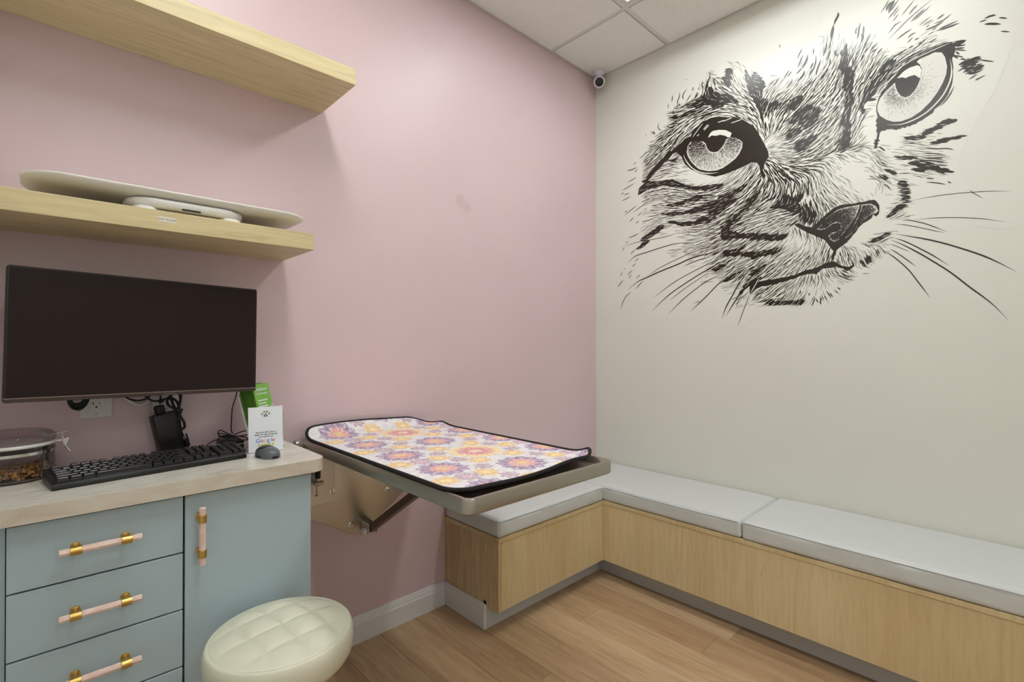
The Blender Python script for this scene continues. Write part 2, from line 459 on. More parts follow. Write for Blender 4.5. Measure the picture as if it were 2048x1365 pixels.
def cushion(x0, x1, y0, y1, z0, z1, puff, seed, bulge=.004, res=.014, wr=.0034, seam=()):
    cx, cy, cz = (x0+x1)/2, (y0+y1)/2, (z0+z1)/2; hx, hy, hz = (x1-x0)/2, (y1-y0)/2, (z1-z0)/2
    r = .012
    nx, ny, nz = max(6, int(2*hx/res)), max(6, int(2*hy/res)), 8
    rg = random.Random(seed)
    ph = [(rg.uniform(8, 30), rg.uniform(8, 30), rg.uniform(0, 6.3), rg.uniform(.3, 1)) for _ in range(7)]
    lim = [(rg.uniform(-hx, hx), rg.uniform(-hy, hy)) for _ in range(6)]
    b2 = bmesh.new(); vd = {}
    def V(p):
        key = tuple(round(q*1e5) for q in p)
        if key in vd: return vd[key]
        P = Vector((p[0]*hx, p[1]*hy, p[2]*hz))
        Q = Vector((max(-(hx-r), min(hx-r, P.x)), max(-(hy-r), min(hy-r, P.y)), max(-(hz-r), min(hz-r, P.z))))
        d = P-Q
        P = Q+(d.normalized()*r if d.length > 1e-9 else d)
        u, v, w_ = p
        ex, ey = max(0, 1-abs(u)**8), max(0, 1-abs(v)**8)
        if w_ > -.3:
            P.z += puff*(ex*ey)**.5*max(0, w_)
            s = sum(a*math.sin(fx*P.x+fy*P.y*.7+c) for fx, fy, c, a in ph)/len(ph)
            P.z += wr*s*max(0, w_)*(.3+.7*abs(max(abs(u), abs(v)))**2)
        sd = max(0, 1-abs(w_)**4)*bulge
        wv = 1+.5*math.sin(31*P.x+17*P.y+seed)+.4*math.sin(57*P.x-43*P.y+2*seed+9*P.z)
        if abs(u) > .999: P.x += math.copysign(sd*wv, u)*ey
        if abs(v) > .999: P.y += math.copysign(sd*wv, v)*ex
        q = b2.verts.new(P+Vector((cx, cy, cz))); vd[key] = q
        return q
    gu = [-1+2*i/nx for i in range(nx+1)]; gv = [-1+2*i/ny for i in range(ny+1)]
    # finer rows close to the edges keep the roll crisp
    def dense(g, h):
        e = [1-r/h*f for f in (.3, .7, 1, 1.6)]
        return sorted(set(g+[q for q in e]+[-q for q in e]))
    gu, gv = dense(gu, hx), dense(gv, hy); gw = dense([-1+2*i/nz for i in range(nz+1)], hz)
    def sheet(A, Bq, f):
        for a0, a1 in zip(A, A[1:]):
            for c0, c1 in zip(Bq, Bq[1:]):
                try: b2.faces.new([V(f(*q)) for q in ((a0, c0), (a1, c0), (a1, c1), (a0, c1))])
                except ValueError: pass
    for s in (-1, 1):
        sheet(gu, gv, lambda a, c: (a, c, s)); sheet(gu, gw, lambda a, c: (a, s, c)); sheet(gv, gw, lambda a, c: (s, a, c))
    bmesh.ops.recalc_face_normals(b2, faces=b2.faces[:])
    return b2
def seam_line(pts, n=10):
    bm = bmesh.new(); tube(bm, pts, .0011, 6); return bm
c = thing('bench_cushion', 'grey vinyl cushion on the short bench under the steel table', 'cushion', ((XB-WB)/2, -DB/2, ZS), 'grey bench cushions')
obj('cover', cushion(XB-.002, -WB-.006, -DB-.006, -.004, ZS+.0003, ZC-.004, .006, 3), M_VINYL, c, True)
obj('seam', seam_line([(XB, -.02, ZC-.009), (XB-.003, -DB+.01, ZC-.009), (XB+.006, -DB-.0065, ZC-.009), (-WB-.4, -DB-.0105, ZC-.009), (-WB-.02, -DB-.009, ZC-.009)]), M_SEAM, c)
c = thing('bench_cushion', 'grey vinyl corner cushion where the two bench arms meet', 'cushion', (-WB/2, -.5, ZS), 'grey bench cushions')
obj('cover', cushion(-WB-.004, -.004, -1.0085, -.004, ZS+.0003, ZC-.006, .010, 8, .003), M_VINYL, c, True)
obj('seam', seam_line([(-WB-.0045, -DB-.012, ZC-.011), (-WB-.008, -.6, ZC-.011), (-WB-.008, -.85, ZC-.011), (-WB-.0045, -1.0, ZC-.011)]), M_SEAM, c)
c = thing('bench_cushion', 'long grey vinyl cushion running out of frame along the cream wall', 'cushion', (-WB/2, -1.7, ZS), 'grey bench cushions')
obj('cover', cushion(-WB-.006, -.004, -2.45, -1.0125, ZS+.0003, ZC-.002, .006, 5), M_VINYL, c, True)
obj('seam', seam_line([(-WB-.0065, -1.02, ZC-.008), (-WB-.0108, -1.3, ZC-.008), (-WB-.0108, -2.2, ZC-.008), (-WB-.0065, -2.44, ZC-.008)]), M_SEAM, c)

# ================================================================ desk: two cabinets under one worktop
YC = -.37
XD, XL, XR = -2.1515, -2.453, -1.845
def handle(parent, cx, cz, vertical=False):
    L, sp = .1385, .0425
    def P(a, dz=0, dy=0): return (cx, YC-.031+dy, cz+a) if vertical else (cx+a, YC-.031+dy, cz)
    bm = bmesh.new(); tube(bm, [P(-L/2), P(-L/2+.0005), P(L/2-.0005), P(L/2)], [.0066, .0074, .0074, .0066], 8)
    obj('handle_bar', bm, M_QUARTZ, parent)
    for s in (-sp, sp):
        bm = bmesh.new()
        tube(bm, [P(s-.0095), P(s-.009), P(s+.009), P(s+.0095)], [.0085, .0092, .0092, .0085], 16)
        p = Vector(P(s))
        tube(bm, [p+Vector((0, .006, 0)), (p.x, YC-.004, p.z), (p.x, YC-.003, p.z), (p.x, YC+.0003, p.z)], [.0052, .0052, .009, .009], 14)
        obj('handle_mount', bm, M_BRASS, parent, 'auto')
t = thing('drawer_cabinet', 'blue grey base cabinet with five drawers and pink stone bar handles', 'cabinet', ((XL+XD)/2, -.18, 0))
bm = B(XL+.001, XD-.001, YC+.021, -.003, .09, .7835)
obj('body', bm, M_DARK, t)
obj('filler_panel', B(XW+.001, XL-.002, YC+.012, -.003, .002, .7835), M_BLUE, t)
obj('plinth', B(XL+.001, XD-.001, YC+.07, YC+.085, .001, .09), M_BLUE, t)
zs = [.7785, .6405, .503, .365, .2275, .09]
for z1, z0 in zip(zs, zs[1:]):
    d = obj('drawer', B(XL, XD-.0022, YC, YC+.0195, z0+.002, z1-.002, .0008, 1), M_BLUE, t)
    handle(d, -2.3065, (z0+z1)/2+.0025)
t = thing('door_cabinet', 'blue grey base cabinet with one door and an upright pink handle', 'cabinet', ((XD+XR)/2, -.18, 0))
obj('body', B(XD+.001, XR-.019, YC+.021, -.003, .09, .7835), M_DARK, t)
obj('side_panel', B(XR-.0185, XR, YC+.0205, -.003, .002, .7835), M_BLUE, t)
obj('plinth', B(XD+.001, XR-.019, YC+.07, YC+.085, .001, .09), M_BLUE, t)
d = obj('door', B(XD+.0022, XR, YC, YC+.0195, .09+.002, .7785-.002, .0008, 1), M_BLUE, t)
handle(d, -2.119, .680, True)

XT, YT, ZT0, ZT1 = -1.807, -.395, .7845, .82
def ctop_outline(o=0, r=.042):
    out = [(XW+.001, -.001), (XW+.001, YT-o)]
    for k in range(9):
        a = R(-90+90*k/8); out.append((XT+o-r+r*math.cos(a), YT-o+r+r*math.sin(a)))
    out.append((XT+o, -.001)); return out
t = thing('worktop', 'pale stone look laminate worktop with rounded corner over the blue cabinets', 'worktop', (-2.19, -.2, ZT0))
bm = bmesh.new(); prism(bm, ctop_outline(-.0012), lambda x, y: (x, y, ZT0), lambda x, y: (x, y, ZT1))
obj('top', bm, M_CTOP, t)
M_EDGE = mat('laminate_edge', (205, 194, 178), .3)
def m_edge():
    nt, b = nodes(M_EDGE); v = coords(nt, (1, 2, 3)); f = noise(nt, v, 7, 6, .6, 1.2)
    nt.links.new(ramp(nt, f, [(.3, (196, 182, 166)), (.5, (208, 198, 182)), (.7, (214, 208, 194))]), b.inputs['Base Color'])
m_edge()
oo, ii = ctop_outline(0)[1:], ctop_outline(-.001)[1:]
bm = bmesh.new()
for z0, z1 in ((ZT0, ZT1-.0008),):
    a = [bm.verts.new((x, y, z0)) for x, y in oo]; b2 = [bm.verts.new((x, y, z1)) for x, y in oo]
    c2 = [bm.verts.new((x, y, z1)) for x, y in ii]; d2 = [bm.verts.new((x, y, z0)) for x, y in ii]
    for i in range(len(oo)-1):
        for p, q in ((a, b2), (b2, c2), (c2, d2), (d2, a)): bm.faces.new((p[i], p[i+1], q[i+1], q[i]))
bmesh.ops.recalc_face_normals(bm, faces=bm.faces[:])
obj('edge_band', bm, M_EDGE, t, 'auto')

# ================================================================ shelves
def shelf(x1, dep, z0, z1, label):
    t = thing('floating_shelf', label, 'shelf', ((XW+x1)/2, -dep/2, z0))
    obj('board', B(XW+.001, x1, -dep, -.001, z0, z1, .0008, 1), M_SHELF, t)
    return t
shelf(-1.6662, .2769, 1.9909, 2.0429, 'upper thick pale oak floating shelf, empty, on the pink wall')
s2 = shelf(-1.7998, .2749, 1.4354, 1.4854, 'lower thick pale oak floating shelf holding the pet scale')
lab = obj('name_label', B(-2.192, -2.1555, -.2754, -.2751, 1.4573, 1.4705), mat('label_white', (226, 220, 208), .6), s2, label='white printed CAT SCALE label')
obj('lettering', text('CAT SCALE', .0072, facing_room((-2.1738, -.27545, 1.4638))), M_INK, lab)

# ================================================================ stool
SX, SY, SZ, SR = -1.990, -.566, .484, .158
t = thing('stool', 'round tufted cream vinyl stool in front of the blue cabinets', 'stool', (SX, SY, 0))
bm = bmesh.new()
rot = R(8); pit = .0755
def tuft(x, y):
    a = (x*math.cos(rot)+y*math.sin(rot))/pit; b = (-x*math.sin(rot)+y*math.cos(rot))/pit
    s = abs(math.sin(PI*a)*math.sin(PI*b))
    ca, cb = abs(math.sin(PI*a)), abs(math.sin(PI*b))
    h = .0052*min(ca, cb)**.55+.0062*(ca*cb)**.5
    return h
NR, NA = 46, 128
rings = []
for i in range(NR+1):
    f = i/NR; r = (SR-.012)*f
    row = []
    for k in range(NA):
        a = 2*PI*k/NA; x, y = r*math.cos(a), r*math.sin(a)
        e = max(0, 1-f**5)
        z = SZ-.012+tuft(x, y)*e+.012*(1-f*f)
        row.append((x, y, z))
    rings.append(row)
for r, z in ((SR-.0105, SZ-.0125), (SR-.0085, SZ-.0150), (SR-.006, SZ-.0125), (SR-.001, SZ-.018), (SR+.003, SZ-.030), (SR+.0035, SZ-.05), (SR+.001, SZ-.072), (SR-.008, SZ-.086), (SR-.02, SZ-.092), (SR-.06, SZ-.093)):
    rings.append([(r*math.cos(2*PI*k/NA), r*math.sin(2*PI*k/NA), z) for k in range(NA)])
vs = []
for i, row in enumerate(rings):
    if i == 0: vs.append([bm.verts.new((SX, SY, row[0][2]))]); continue
    vs.append([bm.verts.new((SX+p[0], SY+p[1], p[2])) for p in row])
for A, Bq in zip(vs, vs[1:]):
    for k in range(NA):
        k2 = (k+1) % NA
        if len(A) == 1: bm.faces.new((A[0], Bq[k], Bq[k2]))
        else: bm.faces.new((A[k], Bq[k], Bq[k2], A[k2]))
bm.faces.new(vs[-1])
bmesh.ops.recalc_face_normals(bm, faces=bm.faces[:])
obj('seat', bm, M_CREAMV, t, True)
bm = bmesh.new(); lathe(bm, [(0.09, SZ-.108), (.09, SZ-.0935), (0, SZ-.0935)], (SX, SY, 0)); obj('seat_plate', bm, M_BLACK, t, 'auto')
bm = bmesh.new(); lathe(bm, [(.025, .07), (.025, .22), (.016, .22), (.016, SZ-.107), (0, SZ-.107)], (SX, SY, 0)); obj('column', bm, M_CHROME, t, 'auto')
for k in range(5):
    a = 2*PI*k/5+.3; ca, sa = math.cos(a), math.sin(a)
    bm = bmesh.new(); tube(bm, [(SX+.015*ca, SY+.015*sa, .085), (SX+.12*ca, SY+.12*sa, .075), (SX+.21*ca, SY+.21*sa, .062)], [.016, .013, .010], 8)
    leg = obj('leg', bm, M_CHROME, t, True)
    bm = bmesh.new(); p = Vector((SX+.205*ca, SY+.205*sa, .026))
    tube(bm, [p-Vector((-sa, ca, 0))*.011, p+Vector((-sa, ca, 0))*.011], .0255, 16)
    tube(bm, [p+Vector((0, 0, .0)), p+Vector((0, 0, .036))], .006, 8)
    obj('caster', bm, M_BLACK, leg, 'auto')

# ================================================================ folding steel exam table
TX0, TX1, TY0, TY1, TZ = -1.747, -1.211, -.965, -.028, .8145
t = thing('exam_table', 'stainless steel folding exam table bracketed to the pink wall', 'table', ((TX0+TX1)/2, -.02, .43))
bm = bmesh.new(); loops = []
cx, cy = (TX0+TX1)/2, (TY0+TY1)/2; W_, D_ = TX1-TX0, TY1-TY0
for o, z, r in ((.05, .7775, .012), (.004, .7775, .022), (0, .781, .025), (0, .811, .025), (.0015, .8138, .024), (.004, TZ, .022), (.0085, TZ, .018), (.011, .8125, .017), (.022, .798, .03), (.05, .796, .02)):
    loops.append([bm.verts.new((cx+u, cy+v, z)) for u, v in rrect(W_-2*o, D_-2*o, r, 8)])
n = len(loops[0])
for A, Bq in zip(loops, loops[1:]):
    for k in range(n): bm.faces.new((A[k], A[(k+1) % n], Bq[(k+1) % n], Bq[k]))
bm.faces.new(loops[0][::-1]); bm.faces.new(loops[-1])
bmesh.ops.recalc_face_normals(bm, faces=bm.faces[:])
obj('tray', bm, M_STEEL, t, 'auto')
pl = [(-1.765, .775), (-1.765, .552), (-1.56, .431), (-1.54, .4235), (-1.52, .421), (-1.497, .423), (-1.478, .430), (-1.20, .622), (-1.20, .775)]
bm = bmesh.new(); prism(bm, pl, lambda x, z: (x, -.0005, z), lambda x, z: (x, -.006, z), .001)
plate = obj('wall_plate', bm, M_PLATE, t, 'auto')
obj('mounting_flange', B(-1.765, -1.6165, -.0145, -.0065, .563, .775, .0015, 1), M_PLATE, t)
def bolt(x, z, y, r=.0105, m=M_CHROME):
    bm = bmesh.new()
    lathe(bm, [(r, 0), (r, .002), (r*.72, .003), (0, .003)], (x, y, z), 'y', 20)
    lathe(bm, [(r*.55, .002), (r*.55, .0075), (r*.4, .009), (0, .009)], (x, y, z), 'y', 6)
    return obj('bolt', bm, m, t, 'auto')
bolt(-1.6285, .6005, -.0147); bolt(-1.551, .459, -.0062); bolt(-1.31, .66, -.0062); bolt(-1.40, .56, -.0062)
SXs = -1.487
P0, P1 = Vector((SXs, -.045, .4385)), Vector((SXs, -.56, .772))
d = (P1-P0).normalized(); up = d.cross(Vector((1, 0, 0))).normalized()
bm = bmesh.new()
M = Matrix((Vector((1, 0, 0)), up, d)).transposed().to_4x4(); M.translation = P0
L = (P1-P0).length
b2 = bmesh.new(); box(b2, -.014, .014, -.013, .013, -.012, L, .002, 1); b2.transform(M); merge(bm, b2)
obj('strut', bm, mat('dark_steel', (120, 108, 96), .38, 1), t)
for a_ in (-.021, .0155): obj('pivot_bracket', B(SXs+a_, SXs+a_+.0055, -.062, -.0065, .424, .46, .001, 1), M_PLATE, t)
bm = bmesh.new(); lathe(bm, [(.0115, 0), (.0125, .004), (.0115, .016), (.006, .0185), (0, .019)], (SXs-.022, -.045, .434), 'x', 20, Matrix.Rotation(-PI/2, 4, 'Y'))
obj('pivot_cap', bm, M_WPLAST, t, 'auto', label='white plastic cap on the strut pivot')
bm = bmesh.new(); tube(bm, [(-1.768, -.03, .796), (-1.749, -.03, .796)], .0155, 20); tube(bm, [(-1.771, -.03, .796), (-1.7675, -.03, .796)], .008, 6)
obj('hinge', bm, M_STEEL, t, 'auto')
bm = bmesh.new(); tube(bm, [(-1.211, -.03, .796), (-1.19, -.03, .796)], .0155, 20); obj('hinge', bm, M_STEEL, t, 'auto')
bm = bmesh.new(); box(bm, -1.765, -1.195, -.046, -.0065, .7755, .7772)
obj('hinge_rail', bm, M_STEEL, t)
# adjusting screw beside the cabinet
q = Vector((-1.6915, -.04, 0))
bm = bmesh.new(); tube(bm, [(q.x, q.y, .668), (q.x, q.y, .70)], .0095, 14)
lv = obj('leveling_stop', bm, M_BLACKM, t, 'auto', label='black rubber leveling stop')
bm = bmesh.new(); tube(bm, [(q.x, q.y, .64), (q.x, q.y, .668)], .004, 10); tube(bm, [(q.x-.004, q.y, .607), (q.x-.004, q.y, .66)], .0028, 8); tube(bm, [(q.x-.004, q.y, .606), (q.x-.004, q.y, .609)], .0065, 10)
tube(bm, [(q.x-.012, q.y, .650), (q.x+.016, q.y, .650)], .0075, 6); tube(bm, [(q.x+.014, q.y, .650), (q.x+.024, q.y, .651)], [.006, .002], 8)
box(bm, q.x-.012, q.x+.006, q.y, -.0146, .646, .654)
obj('leveling_screw', bm, M_STEEL, lv, 'auto')

# floral mat with black binding, its corners curling up
MX0, MX1, MY0, MY1 = -1.742, -1.224, -.912, -.024
def mat_z(u, v):
    """u 0..1 along the width (cabinet side to bench side), v 0..1 from the wall out"""
    z = .8195
    back = math.exp(-(v/.05)**2)
    prof = .030 if u < .80 else .030*max(0, 1-((u-.80)/.2)**1.6)
    z += back*(prof+.006*math.sin(u*5))
    z += .010*math.exp(-((u-.99)/.06)**2-((v-.13)/.05)**2)
    z += .024*math.exp(-((1-u)/.05)**2-((1-v)/.055)**2)
    z += .006*math.exp(-((u-.80)/.15)**2)*max(0, (v-.9)/.1)
    z -= .007*math.exp(-((u-.42)/.25)**2)*max(0, (v-.82)/.18)**1.5
    z -= .003*math.sin(PI*u)*math.sin(PI*v)
    return z
def mat_xy(u, v):
    return MX0+(MX1-MX0)*u+.006*math.exp(-((1-u)/.08)**2-((1-v)/.06)**2), MY1+(MY0-MY1)*v
def mround(u, v, r=.055):
    """pull the square sheet into rounded corners"""
    X, Y = (u-.5)*(MX1-MX0), (v-.5)*(MY1-MY0); hx, hy = (MX1-MX0)/2, abs(MY1-MY0)/2
    Y = -Y
    ax, ay = abs(X), abs(Y)
    if ax > hx-r and ay > hy-r:
        dx, dy = ax-(hx-r), ay-(hy-r); m_ = max(dx, dy); l = math.hypot(dx, dy)
        if l > 0: dx, dy = dx*m_/l, dy*m_/l
        X = math.copysign(hx-r+dx, X); Y = math.copysign(hy-r+dy, Y)
    return X/(MX1-MX0)+.5, -Y/(MY1-MY0)+.5 if False else .5+(-Y)/(MY1-MY0)
NU, NV = 236, 404
U, V_ = np.meshgrid(np.linspace(0, 1, NU+1), np.linspace(0, 1, NV+1), indexing='ij')
co = np.empty((NU+1, NV+1, 3)); 
for i in range(NU+1):
    for j in range(NV+1):
        u, v = mround(U[i, j], V_[i, j])
        x, y = mat_xy(u, v); co[i, j] = (x, y, mat_z(u, v))
idx = np.arange((NU+1)*(NV+1)).reshape(NU+1, NV+1)
faces = np.stack([idx[:-1, :-1], idx[:-1, 1:], idx[1:, 1:], idx[1:, :-1]], -1).reshape(-1, 4)
me = bpy.data.meshes.new('printed_cloth'); me.from_pydata(co.reshape(-1, 3).tolist(), [], faces.tolist()); me.update()
# printed medallions, as flat colour per vertex
px_, py_ = co[..., 0], co[..., 1]
rgb = np.empty(px_.shape+(3,)); rgb[:] = (228, 224, 228)
rs = np.random.RandomState(4)
def fbm(x, y, s):
    out = 0
    for o in range(4):
        a, b_, c_, d_ = rs.uniform(0, 6.3, 4); k_ = s*1.9**o
        out = out+np.sin(k_*x+a+1.7*np.sin(k_*.7*y+b_))*np.sin(k_*y+c_+1.7*np.sin(k_*.6*x+d_))/1.25**o
    return out
WX = fbm(px_, py_, 70)*.0022; WY = fbm(px_, py_, 74)*.0022
FN = fbm(px_, py_, 380); FN2 = fbm(px_, py_, 620)
# ground: grey petal outlines on white
g = np.clip(FN*.9, -1, 1)[..., None]
rgb += np.where(g > .05, np.array((-50, -56, -46)), 0)*np.clip(np.abs(g)*1.2, 0, 1)*np.where(np.abs(FN2) < .3, .2, 1.)[..., None]
rgb += np.where(g < -.3, np.array((14, 18, 14)), 0)
def medal(cx, cy, R_, rings, petals, wob=.10):
    dx, dy = px_+WX-cx, py_+WY-cy; r = np.hypot(dx, dy)/R_; a = np.arctan2(dy, dx)
    rr = r*(1+wob*np.cos(petals*a)*np.clip(r, .3, 1))
    prev = 0
    for k_, (r1, c_) in enumerate(rings):
        m_ = (rr >= prev) & (rr < r1)
        if m_.any():
            c2 = np.array(c_, float)
            t_ = .5+.5*np.cos(petals*(1+k_ % 2)*a+k_*1.3+9*rr)
            tex = np.clip(.5+.5*FN, 0, 1)
            f = np.clip(.25*t_+.45*tex-.1+.75*(np.abs(FN2) < .24)+.5*(np.abs(FN) < .12)+.5*(np.cos(petals*a-6*rr+k_) > .86), 0, 1)[..., None]
            col = c2*(1-.8*f)+np.array((242, 238, 236))*(.8*f)
            rgb[m_] = col[m_]
        prev = r1
PUR, ORA, YEL, COR, MAU, LGR = (124, 90, 138), (212, 128, 118), (222, 170, 84), (210, 92, 88), (166, 130, 152), (196, 190, 200)
for k in range(-1, 6):
    for ox in (-1.635, -1.237):
        medal(ox, -.09-.21*k, .112, [(1.0, (214, 210, 216))], 14, .08)
    medal(-1.436, (-.395-.42*k), .112, [(1.0, (214, 210, 216))], 14, .08)
for k in range(-1, 6):
    for ox in (-1.635, -1.237):
        medal(ox, -.09-.21*k, .066, [(.24, YEL), (.58, ORA), (1.0, PUR)], 11, .10)
        medal(ox, -.195-.21*k, .034, [(.4, (200, 150, 180)), (1.0, MAU)], 8, .14)
    medal(-1.436, -.395-.42*k, .068, [(.24, YEL), (.58, ORA), (1.0, PUR)], 11, .10)
    medal(-1.436, -.19-.42*k, .080, [(.25, (236, 190, 160)), (.5, COR), (.72, (214, 128, 128)), (1.0, (242, 200, 110))], 13, .12)
    for s in (-1, 1):
        for oy, ox in ((-.19, .135), (-.29, .065), (-.40, .135), (-.085, .065)):
            medal(-1.436+s*ox, oy-.42*k, .033, [(.4, (246, 206, 110)), (1.0, YEL)], 9, .12)
        for oy in (-.245, -.35, -.455, -.56):
            medal(-1.436+s*.104, oy-.42*k, .026, [(1.0, MAU)], 7, .15)
        medal(-1.436+s*.262, -.19-.21*k, .034, [(.4, (246, 206, 110)), (1.0, YEL)], 9, .12)
L_ = np.clip(rgb, 0, 255)/255
L_ = np.where(L_ <= .04045, L_/12.92, ((L_+.055)/1.055)**2.4)
at_ = me.color_attributes.new('print', 'FLOAT_COLOR', 'POINT')
at_.data.foreach_set('color', np.concatenate([L_, np.ones(px_.shape+(1,))], -1).astype(np.float32).ravel())
M_MAT = mat('floral_print', (220, 210, 210), .75); nt, b = nodes(M_MAT)
ca = N(nt, 'ShaderNodeVertexColor', layer_name='print'); nt.links.new(ca.outputs[0], b.inputs['Base Color'])
v = coords(nt); bump(nt, b, noise(nt, v, 190, 3), .35, .003)
t = thing('floral_mat', 'quilted floral mat with black binding curling up on the steel table', 'mat', ((MX0+MX1)/2, (MY0+MY1)/2, .81))
obj('printed_cloth', me, M_MAT, t, True)
ring = []
for (ua, va), (ub, vb) in (((0, 0), (1, 0)), ((1, 0), (1, 1)), ((1, 1), (0, 1)), ((0, 1), (0, 0))):
    for k in range(70):
        f = k/70; u, v = mround(ua+(ub-ua)*f, va+(vb-va)*f); x, y = mat_xy(u, v); ring.append((x, y, mat_z(u, v)-.0005))
bm = bmesh.new(); tube(bm, ring, .0052, 8, True); obj('binding', bm, M_BIND, t, True)
bm = bmesh.new(); gr = []
for i in range(25):
    rw = []
    for j in range(41):
        u, v = mround(i/24, j/40); x, y = mat_xy(u, v); rw.append(bm.verts.new((x, y, mat_z(u, v)-.0042)))
    gr.append(rw)
for i in range(24):
    for j in range(40): bm.faces.new((gr[i][j], gr[i+1][j], gr[i+1][j+1], gr[i][j+1]))
obj('backing', bm, mat('mat_backing', (205, 200, 196), .8), t, True)

# ================================================================ monitor on a wall arm
MW, MH = .54, .311
yw, pt, rl = .116, .025, -.021
n = Vector((math.sin(yw)*math.cos(pt), -math.cos(yw)*math.cos(pt), math.sin(pt)))
r0 = Vector((math.cos(yw), math.sin(yw), 0)); u0 = n.cross(r0)
if u0.z < 0: u0 = -u0
rr_ = r0*math.cos(rl)+u0*math.sin(rl); uu_ = -r0*math.sin(rl)+u0*math.cos(rl)
MM = Matrix((rr_, uu_, n)).transposed().to_4x4(); MM.translation = Vector((-2.195, -.184, 1.165))
t = thing('monitor', 'wide dark computer monitor with thin bezel on a wall arm above the keyboard', 'monitor', (-2.195, -.18, 1.0))
def MB(*a, **k):
    b2 = B(*a, **k); b2.transform(MM); return b2
bm = bmesh.new()
prism(bm, rrect(MW, MH, .006, 4), lambda x, y: (x, y, -.018), lambda x, y: (x, y, 0), .0015, 1); bm.transform(MM)
obj('casing', bm, M_BEZEL, t, 'auto')
bm = bmesh.new(); prism(bm, rrect(.40, .2, .02, 4), lambda x, y: (x, y, -.045), lambda x, y: (x, y, -.0185), .01, 2); bm.transform(MM)
obj('rear_housing', bm, M_BEZEL, t, 'auto')
obj('screen', MB(-MW/2+.0042, MW/2-.0042, -MH/2+.0115, MH/2-.0042, -.0002, .0003), M_SCREEN, t)
chin = obj('bottom_strip', MB(-MW/2+.001, MW/2-.001, -MH/2+.0004, -MH/2+.0085, -.0002, .0012, bev=.0004, seg=1), M_CHIN, t)
obj('trim_line', MB(-MW/2+.001, MW/2-.001, -MH/2+.0088, -MH/2+.0106, -.0002, .0014), mat('strip_silver', (150, 132, 124), .3, .6), t)
tm = text('ViewSonic', .0066, Matrix.Translation((.045, -MH/2+.0045, .0014))); tm.transform(MM)
obj('lettering', tm, mat('logo_grey', (120, 108, 104), .5), chin)
bm = bmesh.new()
box(bm, -2.25, -2.13, -.016, -.0005, 1.11, 1.23, .003, 1)
obj('wall_bracket', bm, M_BLACK, t)
bm = bmesh.new(); tube(bm, [(-2.19, -.014, 1.17), (-2.19, -.05, 1.17), (-2.195, -.10, 1.168), (-2.2, -.142, 1.166)], .02, 12); obj('arm', bm, M_BLACK, t, 'auto')

# outlets on the wall under it
M_SLOT = mat('outlet_slot', (28, 26, 26), .6); M_PLT = mat('outlet_white', (222, 220, 218), .3)
def outlet(x0, label):
    t = thing('wall_outlet', label, 'outlet', (x0+.035, -.003, .943), 'white wall outlets')
    bm = bmesh.new(); prism(bm, [(x0+.034+u, 1.0+v) for u, v in rrect(.068, .114, .004, 3)], lambda x, z: (x, -.0005, z), lambda x, z: (x, -.0055, z), .002, 2)
    obj('cover_plate', bm, M_PLT, t, 'auto')
    obj('socket_face', B(x0+.0175, x0+.0505, -.0066, -.0054, .966, 1.034, .0008, 1), M_PLT, t)
    for cz in (.979, 1.021):
        bm = bmesh.new(); cx = x0+.034
        box(bm, cx-.0075, cx-.0060, -.0069, -.0062, cz, cz+.008); box(bm, cx-.0105, cx-.0075, -.0069, -.0062, cz+.0035, cz+.0048)
        box(bm, cx+.0058, cx+.0073, -.0069, -.0062, cz+.001, cz+.0075)
        tube(bm, [(cx, -.0062, cz-.0065), (cx, -.0069, cz-.0065)], .0026, 12)
        obj('socket_slots', bm, M_SLOT, t)
    for cz in (.954, 1.046):
        bm = bmesh.new(); lathe(bm, [(.0032, 0), (.0028, .0012), (0, .0014)], (x0+.034, -.0055, cz), 'y', 12); obj('screw', bm, M_WGREY, t, 'auto')
outlet(-2.3275, 'white wall outlet under the monitor, left of the power adapter')
outlet(-2.1665, 'white wall outlet partly hidden behind the power adapter')

# ---------------------------------------------------------------- cables and adapter
def cable(name, label, pts, r, m=M_BLACKM, sm=6, cat='cable', extra=None):
    bm = bmesh.new()
    for q in (pts if isinstance(pts[0][0], (list, tuple)) else [pts]): tube(bm, q, r, 8, smooth=sm)
    return tag(obj(name, bm, m, None, True), label, cat)
a = thing('power_adapter', 'black power adapter brick hanging on its cables under the monitor', 'adapter', (-2.137, -.045, .83))
Ma = Matrix.Translation((-2.1375, -.050, .889)) @ Matrix.Rotation(R(-11), 4, 'Y') @ Matrix.Rotation(R(16), 4, 'Z')
b2 = bmesh.new(); box(b2, -.032, .032, -.017, .017, -.064, .058, .005, 2); b2.transform(Ma); obj('brick', b2, M_BLACK, a, 'auto')
b2 = bmesh.new(); box(b2, -.012, .012, -.010, .010, .0583, .083, .004, 2); b2.transform(Ma @ Matrix.Translation((-.006, 0, 0))); obj('plug', b2, M_BLACKM, a, 'auto')
bm = bmesh.new(); tube(bm, [(-2.1409, -0.045, 0.8347), (-2.1238, -0.045, 0.8248), (-2.1052, -0.045, 0.8234), (-2.0863, -0.045, 0.8325), (-2.0838, -0.045, 0.8517), (-2.0902, -0.045, 0.8780)], .0026, 8, smooth=6); obj('lead', bm, M_BLACKM, a, True)
bm = bmesh.new(); tube(bm, [(-2.0940, -0.045, 0.8635), (-2.0851, -0.045, 0.8413)], .0072, 10); obj('ferrite', bm, M_BLACK, a, 'auto')
bm = bmesh.new(); tube(bm, [(-2.0940, -0.045, 0.8665), (-2.1016, -0.045, 0.8884), (-2.1055, -0.045, 0.9186), (-2.1105, -0.045, 0.9429)], .0018, 8, smooth=6); obj('lead', bm, M_BLACKM, a, True)
